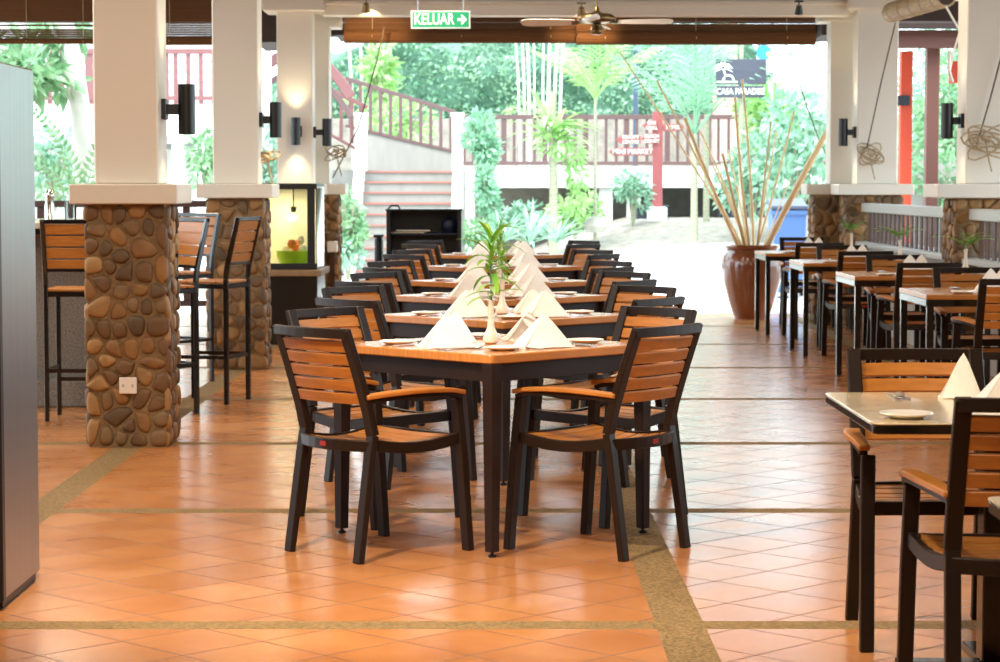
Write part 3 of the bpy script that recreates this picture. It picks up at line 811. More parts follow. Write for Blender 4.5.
# pale blind roll near the right edge, hung slanting
r = empty('bamboo_blind', (0, 0, 0), label='pale bamboo blind rolled up between the two right columns', cat='blind')
p, q = at(889, 14, 20.4), at(943, -2, 18.6)
ax = (q-p).normalized()
m = MB(); m.tube([p, q], .088, 16); m.build('roll', 'bamboo_pale', r, smooth=True)
m = MB()
for k in range(5): c = p.lerp(q, .1+.2*k); m.tube([c-ax*.012, c+ax*.012], .091, 16)
m.build('binding', 'rope', r, smooth=True)
m = MB(); m.tube([p-ax*.004, p+ax*.003], .05, 12); m.tube([q-ax*.003, q+ax*.006], .07, 14); m.build('roll_core', 'roof_dark', r)
m = MB(); m.tube([q+Vector((0, 0, -.08)), at(957, 32, 18.6), at(952, 50, 18.6), at(947, 75, 18.6)], .009, 6); m.tube([at(947, 52, 18.6), at(947, 72, 18.5), at(950, 82, 18.6)], .014, 6); m.build('cord', 'white_gloss', r, smooth=True)

# ropes
def rope(label, pts, m_='rope_dark', r_=.007):
    m = MB(); m.tube(pts, r_, 6); return tag(m.build('blind_rope', m_, smooth=True), label, 'rope', 'blind ropes')
rope('thin rope slanting down from the blind above the stairs', [at(385, 28, 22.9), at(378, 60, 22.9), at(358, 130, 22.9), at(333, 178, 22.9)])
rope('thin rope stretched across the far right column', [at(893, 24, 22.3), at(880, 80, 22.3), at(866, 148, 22.35)])
rope('thin rope stretched across the column at the right edge', [at(1003, 40, 17.3), at(988, 100, 17.3), at(974, 150, 17.3)])
rope('dark cord with weight hanging outside the far right opening', [at(793, 68, 24), at(805, 105, 24), at(818, 140, 24), at(838, 180, 23.6)])
def coil(label, c, R, seed, n=5, droop=.12):
    rd = random.Random(seed); m = MB()
    for k in range(n):
        a = rd.uniform(-.8, .8); pts = []; rx, rz = R*rd.uniform(.6, 1.25), R*rd.uniform(.18, .5); ox, oz = rd.uniform(-.03, .03), rd.uniform(-.03, .03)
        for i in range(13):
            t = 2*PI*i/12; x, z = rx*math.cos(t), rz*math.sin(t); pts.append(Vector(c)+Vector((ox+x*math.cos(a)-z*math.sin(a), -.01*k+.006*math.sin(3*t), oz+x*math.sin(a)+z*math.cos(a))))
        m.tube(pts, .007, 5)
    m.tube([Vector(c), Vector(c)+Vector((.02, -.005, -droop)), Vector(c)+Vector((.05, 0, -droop*2))], .007, 5)
    m.tube([Vector(c)+Vector((-.03, -.03, .02)), Vector(c)+Vector((.03, -.03, -.01))], .02, 6)
    return tag(m.build('rope_coil', 'rope', smooth=True), label, 'rope', 'coiled blind ropes')
coil('coil of rope tied on the front of the far right column', at(869, 155, 22.40), .15, 3)
coil('coil of rope tied on the column at the right edge', at(984, 140, 17.30), .17, 4, n=6)
coil('coil of rope hanging behind the second left pillar', at(268, 158, 17.6), .075, 5)
coil('coil of rope on the double column left of the stairs', at(337, 152, 22.9), .10, 6, n=4)

# up-and-down wall lamps
def wall_lamp(c, side, label, back=.1):
    """c = centre of the cylinder; side = unit vector from cylinder towards its wall"""
    r = empty('wall_lamp', c, label=label, cat='lamp', group='black up-and-down wall lamps')
    m = MB(); m.lathe([(.040, -.134), (.046, -.134), (.046, .134), (.040, .134), (.040, .10), (0, .10)], n=24, cap0=False, cap1=False); m.lathe([(0, -.10), (.040, -.10), (.040, -.134)], n=24, cap0=False, cap1=False)
    m.build('body', 'black_metal', r, smooth=True)
    s = Vector(side); m = MB(); m.bar(s*.04, s*(back-.02), .06, .055); m.build('arm', 'black_metal', r, bevel=.003)
    m = MB(); m.bar(s*(back-.025), s*(back), .11, .11); m.build('wall_plate', 'black_metal', r, bevel=.004)
    return r
wall_lamp((-1.66, 12.40, 1.80), (-1, 0, 0), 'black cylinder wall lamp on the right face of the nearest pillar', .13)
wall_lamp((-1.67, 17.5, 1.885), (-1, 0, 0), 'black cylinder wall lamp on the pillar behind the bar stools', .12)
wall_lamp((-1.94, 22.36, 1.91), (0, 1, 0), 'black wall lamp glowing up and down above the display case', .10)
wall_lamp((-1.655, 22.6, 1.905), (-1, 0, 0), 'black cylinder wall lamp beside the stairs on the double column', .13)
wall_lamp((3.40, 22.6, 1.905), (1, 0, 0), 'black cylinder wall lamp on the far right column', .12)
wall_lamp((3.42, 17.5, 1.878), (1, 0, 0), 'black cylinder wall lamp on the column at the right edge', .12)

# exit sign
r = empty('exit_sign', at(441, 21, 20.4), label='green illuminated exit sign lettered KELUAR with an arrow', cat='sign')
m = MB(); m.box(-.262, .262, 0, .03, -.078, .078); m.build('frame', 'sign_lit', r, bevel=.004)
m = MB(); m.box(-.250, .250, -.004, .001, -.067, .067); m.build('panel', 'sign_green', r)
text_part('lettering', 'KELUAR', .140, (-.058, -.006, .0), (PI/2, 0, 0), 'sign_lit', r, .002, sx=.70)
m = MB(); V3 = lambda a, b: (a, b); m.prism([(.150, -.012), (.187, -.012), (.180, -.042), (.192, -.042), (.232, 0), (.192, .042), (.180, .042), (.187, .012), (.150, .012)], 0, .004)
m.v = [(x, -.0085+z, y) for x, y, z in m.v]; m.build('arrow', 'sign_lit', r)
m = MB(); m.tube([(-.2, .015, .078), (-.2, .015, .46)], .005, 6); m.tube([(.2, .015, .078), (.2, .015, .46)], .005, 6); m.build('hanger_rod', 'steel', r)

# ceiling fan, at rest
r = empty('ceiling_fan', at(596, 19, 18.4), label='brass ceiling fan with pale blades below the beam', cat='fan')
m = MB(); m.tube([(0, 0, .05), (0, 0, .64)], .008, 8); m.lathe([(.0, .56), (.06, .58), (.06, .645)], n=16); m.build('downrod', 'brass', r, smooth=True)
m = MB(); m.lathe([(0, .085), (.015, .085), (.022, .05), (.045, .035), (.115, .028), (.150, .006), (.150, -.020), (.13, -.036), (.06, -.045)], n=28, cap0=False); m.build('motor_housing', 'brass', r, smooth=True, angle=60)
m = MB(); m.lathe([(.03, -.045), (.042, -.055), (.045, -.085), (.052, -.095), (.052, -.115), (.035, -.135), (0, -.14)], n=20, cap1=False); m.build('light_cap', 'brass', r, smooth=True)
for k in range(4):
    a = math.radians(-8+90*k); m = MB(); m.T = Matrix.Rotation(a, 4, 'Z')@Matrix.Translation((0, 0, -.035))@Matrix.Rotation(math.radians(20), 4, 'X')
    m.sweep([(.10, 0, 0), (.20, 0, -.006)], (0, 1, 0), [.03, .06], .006)
    bl = m.build('blade_arm', 'brass', r, bevel=.002)
    m = MB(); m.T = Matrix.Rotation(a, 4, 'Z')@Matrix.Translation((0, 0, -.035))@Matrix.Rotation(math.radians(20), 4, 'X')
    m.prism([(.17, -.045), (.30, -.06), (.54, -.068), (.595, -.05), (.61, 0), (.595, .05), (.54, .068), (.30, .06), (.17, .045)], -.004, .004); m.build('blade', 'white_gloss', r, bevel=.002)
# spotlights under the beam
def spot_fix(c, tilt, label, m_='black_metal'):
    r = empty('spotlight', c, label=label, cat='lamp', group='small spotlights under the beam')
    m = MB(); m.lathe([(.045, .06), (.045, .075)], n=14); m.tube([(0, 0, .06), (0, 0, .01)], .008, 6); m.build('bracket', m_, r)
    m = MB(); m.T = Matrix.Rotation(tilt, 4, 'X'); m.lathe([(0, .03), (.026, .03), (.036, -.03), (.042, -.055), (.036, -.055), (.03, -.03), (0, -.02)], n=16, cap0=False, cap1=False); m.build('lamp_head', m_, r, smooth=True)
    return r
spot_fix(at(367, 8, 22.3), .5, 'small spotlight under the beam left of the exit sign', 'brass')
spot_fix(at(581, 12, 22.3), .5, 'small spotlight under the beam beside the fan', 'brass')
spot_fix(at(797, 10, 22.3), .3, 'small black spotlight under the beam at the far right')

# socket plate and junction box
m = MB(); m.box(-.046, .046, -.008, .012, -.043, .043); o = m.build('socket_plate', 'white_gloss', bevel=.003)
o.location = at(127.5, 385.5, 12.17)+Vector((0, -.022, 0)); tag(o, 'white double socket plate on the nearest stone pillar', 'socket')
for x in (-.025, .025):
    m = MB(); m.box(x-.006, x+.006, -.011, -.007, -.008, .008); m.build('switch', 'rail_grey', o)
m = MB(); m.box(-.05, .05, -.05, .05, -.055, .055); o = m.build('junction_box', 'white_gloss', bevel=.006); o.location = at(332.5, 246.5, 22.86); tag(o, 'small white box on the stone base beside the display case', 'box')
m = MB(); m.box(-.02, .02, .0, .04, -.5, -.055); m.build('conduit', 'dark_wood', o)

# steel cabinet at the left edge
r = empty('steel_cabinet', (0, 0, 0), label='tall brushed steel cabinet cut by the left edge of view', cat='cabinet')
m = MB(); m.box(-2.40, -1.620, 7.52, 8.10, .03, 1.80); m.build('body', 'cabinet_steel', r, bevel=.006)
m = MB(); m.box(-2.38, -1.632, 7.54, 8.08, 0, .03); m.build('plinth', 'black_metal', r)
m = MB(); m.box(-2.40, -1.614, 7.47, 7.515, .03, 1.80); m.build('door', 'black_metal', r, bevel=.004)

# lit display case
r = empty('display_case', (0, 0, 0), label='glass display case with warm light on a dark cabinet', cat='display case')
X0, X1, Y0, Y1, Z0, Z1 = -2.5, -1.555, 20.0, 20.9, .66, 1.405
m = MB(); m.box(X0, X1, Y0, Y1, 0, .60); m.build('cabinet', 'frame_black', r, bevel=.005)
m = MB(); m.box(X0, X1+.04, Y0-.05, Y1+.03, .60, .655); m.build('stone_slab', 'stone4', r, bevel=.006)
m = MB(); t = .05
m.box(X0, X1, Y0, Y0+.04, Z1-t, Z1); m.box(X0, X1, Y0, Y0+.04, Z0, Z0+t); m.box(X1-.085, X1-.02, Y0, Y0+.04, Z0+t, Z1-t); m.box(X0, X0+.06, Y0, Y0+.04, Z0+t, Z1-t)
m.build('frame', 'black_metal', r, bevel=.003)
m = MB(); m.box(X0, X1, Y0+.04, Y1, Z1-.03, Z1); m.build('lid', 'black_metal', r)
m = MB(); m.box(X1-.012, X1-.006, Y0+.045, Y1, Z0, Z1-.03); m.box(X0+.06, X1-.085, Y0+.01, Y0+.016, Z0+t, Z1-t); m.build('glass_pane', 'glass', r)
mat('case_lining', srgb(222, 212, 176), rough=.6, noise_scale=3, noise_amt=.12)
m = MB(); m.box(X0, X1-.012, Y1-.02, Y1, Z0, Z1-.03); m.box(X0, X0+.015, Y0+.04, Y1, Z0, Z1-.03); m.box(X0, X1-.012, Y0+.04, Y1, Z0-.002, Z0+.012); m.build('lining', 'case_lining', r)
mat('glow', (1, .8, .45), emis=(1, .88, .62), emis_s=14)
m = MB(); m.lathe([(0, -.03), (.03, -.02), (.04, 0), (.03, .02), (0, .03)], (-1.84, Y1-.10, 1.10), 14, False, False); m.build('bulb', 'glow', r, smooth=True)
m = MB(); m.lathe([(.02, 0), (.03, .05)], (-1.83, Y1-.09, 1.145), 12); m.tube([(-1.83, Y1-.09, 1.19), (-1.83, Y1-.09, 1.37)], .006, 6); m.build('lamp_holder', 'black_metal', r)
mat('bowl_lime', srgb(176, 214, 30), rough=.3)
m = MB(); m.lathe([(0, 0), (.07, 0), (.125, .03), (.15, .09), (.152, .14), (.145, .14), (.14, .09), (.11, .035), (0, .02)], n=24, cap0=False, cap1=False)
o = m.build('lime_bowl', 'bowl_lime', smooth=True); o.location = (-1.785, Y0+.30, Z0+.013); tag(o, 'lime green bowl inside the lit display case', 'bowl')
mat('fruit_orange', srgb(232, 120, 48), rough=.45)
mat('fruit_cream', srgb(240, 224, 180), rough=.5)
rd = random.Random(8)
fr0 = None
for k, (dx_, dy_, dz_) in enumerate([(-.06, 0, .14), (.03, .02, .15), (.08, -.03, .15), (-.01, -.05, .20), (.05, .04, .23)]):
    m = MB(); R = .045; m.lathe([(0, -R), (R*.6, -R*.8), (R, 0), (R*.62, R*.78), (0, R*.9)], n=12, cap0=False, cap1=False)
    o = m.build('round_fruit', 'fruit_orange' if k % 2 else 'fruit_cream', smooth=True); o.location = (-1.785+dx_, Y0+.30+dy_, Z0+.013+dz_)
    tag(o, ('orange' if k % 2 else 'cream')+' round fruit heaped in the lime green bowl', 'fruit', 'orange fruit in the bowl' if k % 2 else 'cream fruit in the bowl')

# black service station
r = empty('service_station', (0, 0, 0), label='black open-fronted service station at the foot of the stairs', cat='cabinet')
sx0, sx1, sy, sz = -1.125, -.355, 23.6, 1.125
m = MB(); m.box(sx0, sx0+.04, sy, sy+.45, 0, sz); m.box(sx1-.04, sx1, sy, sy+.45, 0, sz); m.box(sx0, sx1, sy+.43, sy+.45, 0, sz); m.build('side_panel', 'black_metal', r, bevel=.003)
m = MB(); m.box(sx0-.01, sx1+.01, sy-.01, sy+.46, sz, sz+.02); m.build('top', 'black_metal', r, bevel=.003)
m = MB(); m.box(sx0+.04, sx1-.04, sy+.02, sy+.43, .88, .895); m.box(sx0+.04, sx1-.04, sy+.02, sy+.43, .45, .47); m.build('shelf', 'blue_dark', r, bevel=.002)
m = MB(); m.tube([(sx0+.02, sy+.02, sz+.02), (sx0+.05, sy+.02, sz+.055), (sx0+.12, sy+.02, sz+.055), (sx0+.14, sy+.02, sz+.02)], .011, 8); m.build('handle', 'black_metal', r, smooth=True)
for k in range(3):
    m = MB(); m.box(-.17, .17, -.11, .11, 0, .010); o = m.build('menu_folder', ['fruit_cream', 'stone5', 'linen'][k], bevel=.002); o.location = (-.90+.02*k, sy+.2, .8955+.0105*k); o.rotation_euler = (0, 0, .1*k-.1)
    tag(o, ['bottom', 'middle', 'top'][k]+' folder of the pile on the black service station shelf', 'folder', 'folders on the service station')
m = MB(); m.lathe([(.0, 0), (.06, 0), (.085, .05), (.09, .10), (.07, .14), (.02, .155), (0, .17)], n=20, cap0=False, cap1=False); o = m.build('round_pot', 'blue_dark', smooth=True); o.location = (-.48, sy+.2, .8955); tag(o, 'dark round lidded pot on the black service station shelf', 'pot')
m = MB(); m.prism([(-.03, -.2), (.03, -.2), (.035, .2), (-.035, .2)], .10, .85); m.v = [(x*(1+.5*(1-z)), y, z) for x, y, z in m.v]
o = m.build('waste_basket', 'planter', bevel=.02); o.location = (sx0-.09, sy+.25, 0); tag(o, 'slim dark bin standing against the left side of the service station', 'bin')
m = MB(); m.box(-.045, .045, -.18, .18, .85, .88); m.box(-.05, .05, -.2, .2, 0, .1); m.build('lid', 'planter', o, bevel=.005)

# big glazed pot and bamboo poles
PX, PY = 2.67, 24.0
prof = [(0, 0), (.175, 0), (.185, .02), (.235, .16), (.30, .38), (.322, .54), (.312, .64), (.285, .70), (.268, .718), (.29, .735), (.30, .755), (.29, .768), (.262, .762), (.235, .72), (.25, .60), (.22, .3), (0, .25)]
m = MB(); m.lathe(prof, n=40, cap0=False, cap1=False); o = m.build('glazed_pot', 'pot_glaze', smooth=True, angle=60); o.location = (PX, PY, 0); tag(o, 'large brown glazed urn holding bamboo poles', 'pot')
poles = [((740, 246), (619, 53), .011, .25), ((741, 246), (656, 81), .013, .1), ((737, 244), (684, 118), .024, -.1), ((746, 244), (700, 132), .014, .3), ((742, 240), (722, 154), .018, -.3),
         ((750, 246), (734, 98), .016, -.2), ((753, 246), (741, 80), .016, .2), ((758, 246), (770, 122), .013, -.25), ((760, 246), (776, 132), .012, .3), ((757, 246), (793, 112), .013, 0), ((765, 246), (790, 178), .008, .25),
         ((771, 244), (855, 80), .036, -.3), ((744, 246), (712, 165), .012, .1), ((748, 246), (728, 150), .010, .3)]
for k, (b, t, rr, dy) in enumerate(poles):
    P0 = at(b[0], b[1], PY+dy*.3); P1 = at(t[0], t[1], PY+dy*2)
    d = (P0-P1).normalized(); tgt = Vector((PX, PY, P0.z)); P0 = P0+(tgt-P0)*.12
    d = (P0-P1).normalized(); L = (P0-P1).length; Pb = P0+d*.30
    Pb.x = PX+max(-.14, min(.14, Pb.x-PX)); Pb.y = PY+max(-.12, min(.12, Pb.y-PY))
    m = MB(); n = 9; pts = []; R = []
    bend = Vector((-(P1-Pb).z, 0, (P1-Pb).x)).normalized()*.02*(k % 3-1)
    for i in range(n*3+1):
        tt = i/(n*3); pts.append(Pb.lerp(P1, tt)+bend*math.sin(PI*tt)); R.append(rr*(1.14 if i % 3 == 0 else .97)*(1-.25*tt))
    m.tube(pts, R, 9); o = m.build('bamboo_pole', 'bamboo', smooth=True)
    side = 'right' if t[0] > 752 else 'left'
    lab = ['longest thin bamboo pole leaning far left out of the urn', 'thin bamboo pole second from the longest left-leaning one', 'thick bamboo pole leaning left out of the urn', 'slender bamboo pole in the left bunch above the urn', 'short thick bamboo pole in the middle left of the urn',
           'tall bamboo pole rising nearly upright, left of the pair', 'tallest upright bamboo pole of the central pair', 'thin bamboo pole leaning slightly right, left of two close ones', 'thin bamboo pole leaning slightly right, right of two close ones', 'bamboo pole leaning right beyond the central ones',
           'shortest thin bamboo stick leaning right', 'thickest bamboo pole leaning far right towards the column', 'short bamboo pole low in the left bunch', 'thin short bamboo stick beside the thick middle pole'][k]
    tag(o, lab, 'pole', 'bamboo poles in the urn')
# ------------------------------------------------------------------ outdoors
def sstep(a, b, x): t = max(0, min(1, (x-a)/(b-a))); return t*t*(3-2*t)
def ground_h(x, y):
    b = .50*max(0, min(1, (y-28)/10))*sstep(.3, 2.6, x)
    b += .34*sstep(37.4-.35*max(0, x-2), 39.4-.35*max(0, x-2), y)*sstep(-.1, 1.2, x)
    if y > 47: b += (y-47)*.05
    return b-.03
m = MB(); nx, ny = 70, 60; idx = {}
for j in range(ny+1):
    for i in range(nx+1):
        x = -22+44*i/nx; y = 24.9+45*(j/ny)**1.3; idx[i, j] = len(m.v)
        k = sstep(37.0, 38.2, y)*sstep(-.1, .8, x); m.v.append((x, y, ground_h(x, y)+k*.10*noise.noise((x*1.6, y*1.6, 0))))
for j in range(ny):
    for i in range(nx):
        m.f.append((idx[i, j], idx[i+1, j], idx[i+1, j+1], idx[i, j+1])); y = 24.9+45*((j+.5)/ny)**1.3; x = -22+44*(i+.5)/nx
        m.m.append(1 if (y > 37.3-.35*max(0, x-2) and x > .1) or y > 40 or (x < -2.3 and y > 29) else 0)
struct(m.build('ground', ['pavement', 'gravel'], smooth='all'))
m = MB(); m.box(-60, 60, -40, 130, -.6, -.35); struct(m.build('terrain', 'gravel'))

# staircase
r = empty('outdoor_staircase', (0, 0, 0), label='pale concrete outdoor staircase with reddish tread edges', cat='staircase')
SX0, SX1, SY = -2.02, -.66, 33.0
for k in range(10):
    y0 = SY+.28*k; z1 = .16*(k+1)
    m = MB(); m.box(SX0, SX1, y0+.02, SY+2.9, max(0, z1-.16), z1-.025); st = m.build('step', 'concrete', r)
    m = MB(); m.box(SX0, SX1, y0, y0+.30, z1-.025, z1-.002); m.build('tread', 'concrete', st)
    m = MB(); m.box(SX0, SX1, y0-.004, y0+.035, z1-.026, z1); m.build('nosing', 'tread_red', st)
m = MB(); m.box(-2.7, -.5, SY+2.9, SY+4.6, 0, 1.62); m.build('landing', 'concrete', r)
for (a, b, nm) in ((SX0-.14, SX0, 'l'), (SX1, SX1+.13, 'r')):
    m = MB(); pr = [(SY-.25, 0), (SY-.25, .42), (SY+.1, .45), (SY+2.75, 1.98), (SY+3.0, 1.98), (SY+3.0, 0)]
    m.add([(a, y, z) for y, z in pr]+[(b, y, z) for y, z in pr], [tuple(range(6))[::-1], tuple(range(6, 12))]+[(i, (i+1) % 6, 6+(i+1) % 6, 6+i) for i in range(6)])
    m.build('side_wall', 'white_out', r, bevel=.01)
    m = MB(); m.box(a-.02, b+.02, SY+2.7, SY+2.87, 1.0, 2.50); m.box(a-.04, b+.04, SY+2.68, SY+2.89, 2.44, 2.50); m.build('newel_post', 'white_out', r, bevel=.008)
YB = 37.5
m = MB(); P = [at(366, 131, YB), at(458, 154, YB), at(458, 215, YB), at(366, 215, YB)]
m.add([tuple(p) for p in P]+[(p.x, p.y+.18, p.z) for p in P], [(3, 2, 1, 0), (4, 5, 6, 7), (0, 1, 5, 4), (1, 2, 6, 5), (2, 3, 7, 6), (3, 0, 4, 7)]); m.build('landing_wall', 'concrete', r)
def railing(label, top, bot, n, m_, w=.055, rw=.06, name='metal_railing', ref=None, endw=None):
    r = empty(name, (0, 0, 0), label=label, cat='railing')
    m = MB(); m.bar(top[0], top[1], rw, rw*1.1); m.build('top_rail', m_, r, bevel=.004)
    m = MB(); m.bar(bot[0], bot[1], rw*.8, rw*.8); m.build('bottom_rail', m_, r, bevel=.004)
    for k in range(n):
        t = (k+.5)/n; a = top[0].lerp(top[1], t); b = bot[0].lerp(bot[1], t); b.x = a.x
        m = MB(); m.sweep([a, b], (1, 0, 0), w*(1.9 if endw and k % endw == 0 else 1), w); m.build('baluster', m_, r, bevel=.003)
    return r
railing('mauve sloping railing above the stair landing', (at(346, 79, YB), at(456, 113, YB)), (at(346, 126, YB), at(456, 152, YB)), 11, 'rail_mauve')
railing('short mauve railing descending to the left newel of the stairs', (at(326, 88, 35.9), at(368, 108, 35.9)), (at(326, 132, 35.9), at(360, 151, 35.9)), 4, 'rail_pink')
m = MB(); pa, pb = at(300, 152, 36.2), at(362, 152, 36.2); m.box(pa.x, pb.x-.5, 36.1, 36.3, -.05, pa.z); m.box(pa.x, pb.x-.5, 36.05, 36.1, .0, 1.2); struct(m.build('wall_garden', 'white_out'))
# curved timber stair string left of the stairs
m = MB(); pts = [at(px_, py_, 35.0) for px_, py_ in ((225, 120), (245, 88), (264, 68), (285, 55), (305, 53), (325, 64), (340, 80), (352, 98))]
m.sweep(pts, (0, 1, 0), .10, .16); o = m.build('curved_handrail', 'rail_pink', bevel=.01, smooth=True); tag(o, 'broad curved pink handrail arching behind the white columns', 'handrail')
m = MB(); m.sweep([p+Vector((0, 0, -.30)) for p in pts], (0, 1, 0), .06, .09); m.build('lower_rail', 'rail_mauve', o, bevel=.005)
# raised walkway with balustrade
r = empty('raised_walkway', (0, 0, 0), label='white raised walkway on columns behind the garden', cat='walkway')
WY = 41.0; wx0, wx1 = at(458, 0, WY).x, 9.0
m = MB(); m.box(wx0, wx1, WY, WY+2.4, 1.33, 1.71); m.build('deck_beam', 'white_out', r, bevel=.01)
for px_ in (468, 606, 634, 760, 840):
    X = at(px_, 0, WY).x; m = MB(); m.box(X-.12, X+.12, WY+.1, WY+.36, 0, 1.33); m.build('column', 'white_out', r, bevel=.01)
railing('mauve balustrade along the raised walkway', (Vector((wx0, WY+.1, 2.59)), Vector((6.6, WY+.1, 2.59))), (Vector((wx0, WY+.1, 1.77)), Vector((6.6, WY+.1, 1.77))), 40, 'rail_mauve', w=.05, rw=.075, endw=4)
m = MB(); m.box(wx0, 9, WY+2.45, WY+2.6, .0, 1.7); struct(m.build('wall_under_walkway', 'stone_grey'))
for k, (px0, px1, lab) in enumerate(((548, 598, 'dark planter box under the walkway left of the white column'), (637, 668, 'dark planter box behind the signpost block'), (720, 765, 'dark planter box under the walkway behind the bamboo poles'))):
    a, b = at(px0, 205, 40.2), at(px1, 205, 40.2); m = MB(); zt = a.z
    m.box(a.x, b.x, 40.2, 40.7, .2, zt); m.box(a.x-.02, b.x+.02, 40.18, 40.72, zt-.06, zt); o = m.build('planter_box', 'planter', bevel=.02); tag(o, lab, 'planter', None)

# foliage helpers -------------------------------------------------
def rvec(rd): 
    while True:
        v = Vector((rd.uniform(-1, 1), rd.uniform(-1, 1), rd.uniform(-1, 1)))
        if .05 < v.length < 1: return v.normalized()
def blob_leaves(m, rd, c, R, n, L, W, droop=.2):
    c = Vector(c)
    for _ in range(n):
        d = rvec(rd); p = c+Vector((d.x*R[0], d.y*R[1], d.z*R[2]))*rd.uniform(.55, 1.05)
        dd = (d+rvec(rd)*.8+Vector((0, 0, -droop))).normalized(); m.leaf(p, dd, rvec(rd), L*rd.uniform(.6, 1.3), W*rd.uniform(.7, 1.2))
def shrub(label, c, R, n, L, W, mt, seed, cat='shrub', group=None, name='leafy_shrub', core=True, blobs=7):
    rd = random.Random(seed); r = empty(name, (c[0], c[1], c[2]-R[2]), label=label, cat=cat, group=group)
    m = MB()
    for k in range(blobs):
        d = rvec(rd); q = Vector((d.x*R[0]*.55, d.y*R[1]*.5, R[2]+d.z*R[2]*.55)); blob_leaves(m, rd, q, (R[0]*.55, R[1]*.55, R[2]*.55), n//blobs, L, W)
    m.build('foliage', mt, r)
    m = MB()
    for k in range(6):
        a = k*1.05; m.tube([(0, 0, -.15), (math.cos(a)*R[0]*.2, math.sin(a)*R[1]*.2, R[2]*.8), (math.cos(a)*R[0]*.6, math.sin(a)*R[1]*.6, R[2]*1.5)], [.03, .02, .008], 5)
    m.build('branches', 'palm_trunk', r)
    return r
# hedge bank beyond the walkway
rd = random.Random(77)
def hedge_top(x):
    px_ = VX+x*F/50
    t = 4.75+.18*math.sin(x*1.3)+.12*math.sin(x*3.1+1)
    if px_ < 400: t -= 1.0*sstep(400, 320, px_) if False else 1.0*(1-sstep(310, 400, px_))
    t -= 1.9*sstep(735, 790, px_)
    return t
m = MB(); NX, NZ = 90, 24; idx = {}
for i in range(NX+1):
    x = -8+22*i/NX; top = hedge_top(x)
    for j in range(NZ+1):
        t = j/NZ
        if t < .75: z = top*t/.75; y = 50-.0
        else: z = top+.2*math.sin((t-.75)*8); y = 50+(t-.75)*14
        nn = noise.noise((x*.9, z*.9, 3))*.5+noise.noise((x*2.6, z*2.6, 9))*.22
        idx[i, j] = len(m.v); m.v.append((x, y+nn-.25*math.sin(t/.75*PI) if t < .75 else y, z+(.2*nn if t > .5 else 0)))
for i in range(NX):
    for j in range(NZ): m.f.append((idx[i, j], idx[i+1, j], idx[i+1, j+1], idx[i, j+1])); m.m.append(0)
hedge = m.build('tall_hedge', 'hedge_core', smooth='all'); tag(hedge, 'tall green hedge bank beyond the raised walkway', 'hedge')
m = MB()
for _ in range(26000):
    x = rd.uniform(-7.8, 13.5); top = hedge_top(x); z = rd.uniform(.4, top+.18)
    nn = noise.noise((x*.9, z*.9, 3))*.5+noise.noise((x*2.6, z*2.6, 9))*.22
    y = 50+nn-.25*math.sin(min(1, z/top)*PI)-rd.uniform(-.02, .16)
    if z > top-.1: y += rd.uniform(0, 2.0)
    m.leaf(Vector((x, y, z)), (rvec(rd)+Vector((0, -.4, .1))).normalized(), rvec(rd), rd.uniform(.08, .18), rd.uniform(.05, .09))
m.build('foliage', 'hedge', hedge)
m = MB(); m.add([(-9, 48.2, 0), (15, 48.2, 0), (15, 48.6, 2.75), (-9, 48.6, 2.75), (15, 49.6, 2.8), (-9, 49.6, 2.8)], [(0, 1, 2, 3), (3, 2, 4, 5)]); struct(m.build('embankment', 'gravel'))

# palms
def frond_mesh(L, n, leafL, W, droop, m_, seed=1):
    rd = random.Random(seed); m = MB(); d = Vector((.62, 0, .78)).normalized(); p = Vector((0, 0, 0)); pts = [p.copy()]
    for i in range(n):
        d = (d+Vector((0, 0, -droop/n))).normalized(); p = p+d*L/n; pts.append(p.copy())
        if i > n*.12:
            t = i/n; ll = leafL*math.sin(PI*min(1, .18+t*.80))
            for s in (1, -1):
                dd = (d*.75+Vector((0, s, 0))*.8+Vector((0, 0, -.25+rd.uniform(-.1, .1)))).normalized()
                q0 = p; q1 = p+dd*ll*.55; q2 = q1+(dd+Vector((0, 0, -.45))).normalized()*ll*.45; a = d*W/2
                o = len(m.v); m.add([q0-a*.5, q0+a*.5, q1+a, q1-a, q2], [(0, 1, 2, 3), (3, 2, 4)])
    m.tube(pts, [.022*(1-.8*i/len(pts)) for i in range(len(pts))], 5)
    return m
def palm(label, base, h, nf, L, m_leaf, seed, lean=0, tr=.07, trunk_m='palm_trunk', leafL=.5, droop=1.6, W=.04, group=None, elev=(0, 60), az=None):
    rd = random.Random(seed); r = empty('palm_tree', base, label=label, cat='palm', group=group)
    m = MB(); pts = [(lean*(k/8)**1.4, 0, -.2+(h+.2)*k/8) for k in range(9)]; m.tube(pts, [tr*(1.15-.3*k/8) for k in range(9)], 10); m.build('trunk', trunk_m, r, smooth=True)
    f0 = frond_mesh(L, 22, leafL, W, droop, m_leaf, seed).build('frond', m_leaf, r)
    for k in range(nf):
        f = f0 if k == 0 else f0.copy()
        if k: COL.objects.link(f)
        a = (k*2.4+rd.uniform(-.3, .3)) if az is None else az[k % len(az)]+rd.uniform(-.1, .1); e = math.radians(rd.uniform(*elev))
        f.location = (lean, 0, h); f.rotation_euler = (0, -e+math.radians(25), a); s = rd.uniform(.8, 1.1); f.scale = (s, s, s)
    return r
palm('slim palm with a thin pale trunk beside the walkway railing', at(595, 232, 36.5), 2.1, 10, 1.5, 'leaf_lime', 4, tr=.028, trunk_m='palm_trunk', droop=.8, leafL=.42, W=.03, elev=(25, 65))
palm('large feathery palm behind the bamboo poles, left of the dark sign', at(694, 228, 36.8), 1.5, 13, 2.5, 'leaf_palm', 12, tr=.055, droop=.8, leafL=.6, W=.028, elev=(25, 70))
palm('second feathery palm rising beside the blue lamp post', at(706, 228, 38.5), 1.9, 10, 2.1, 'leaf_palm', 15, tr=.05, droop=.9, leafL=.55, W=.028, elev=(25, 65))
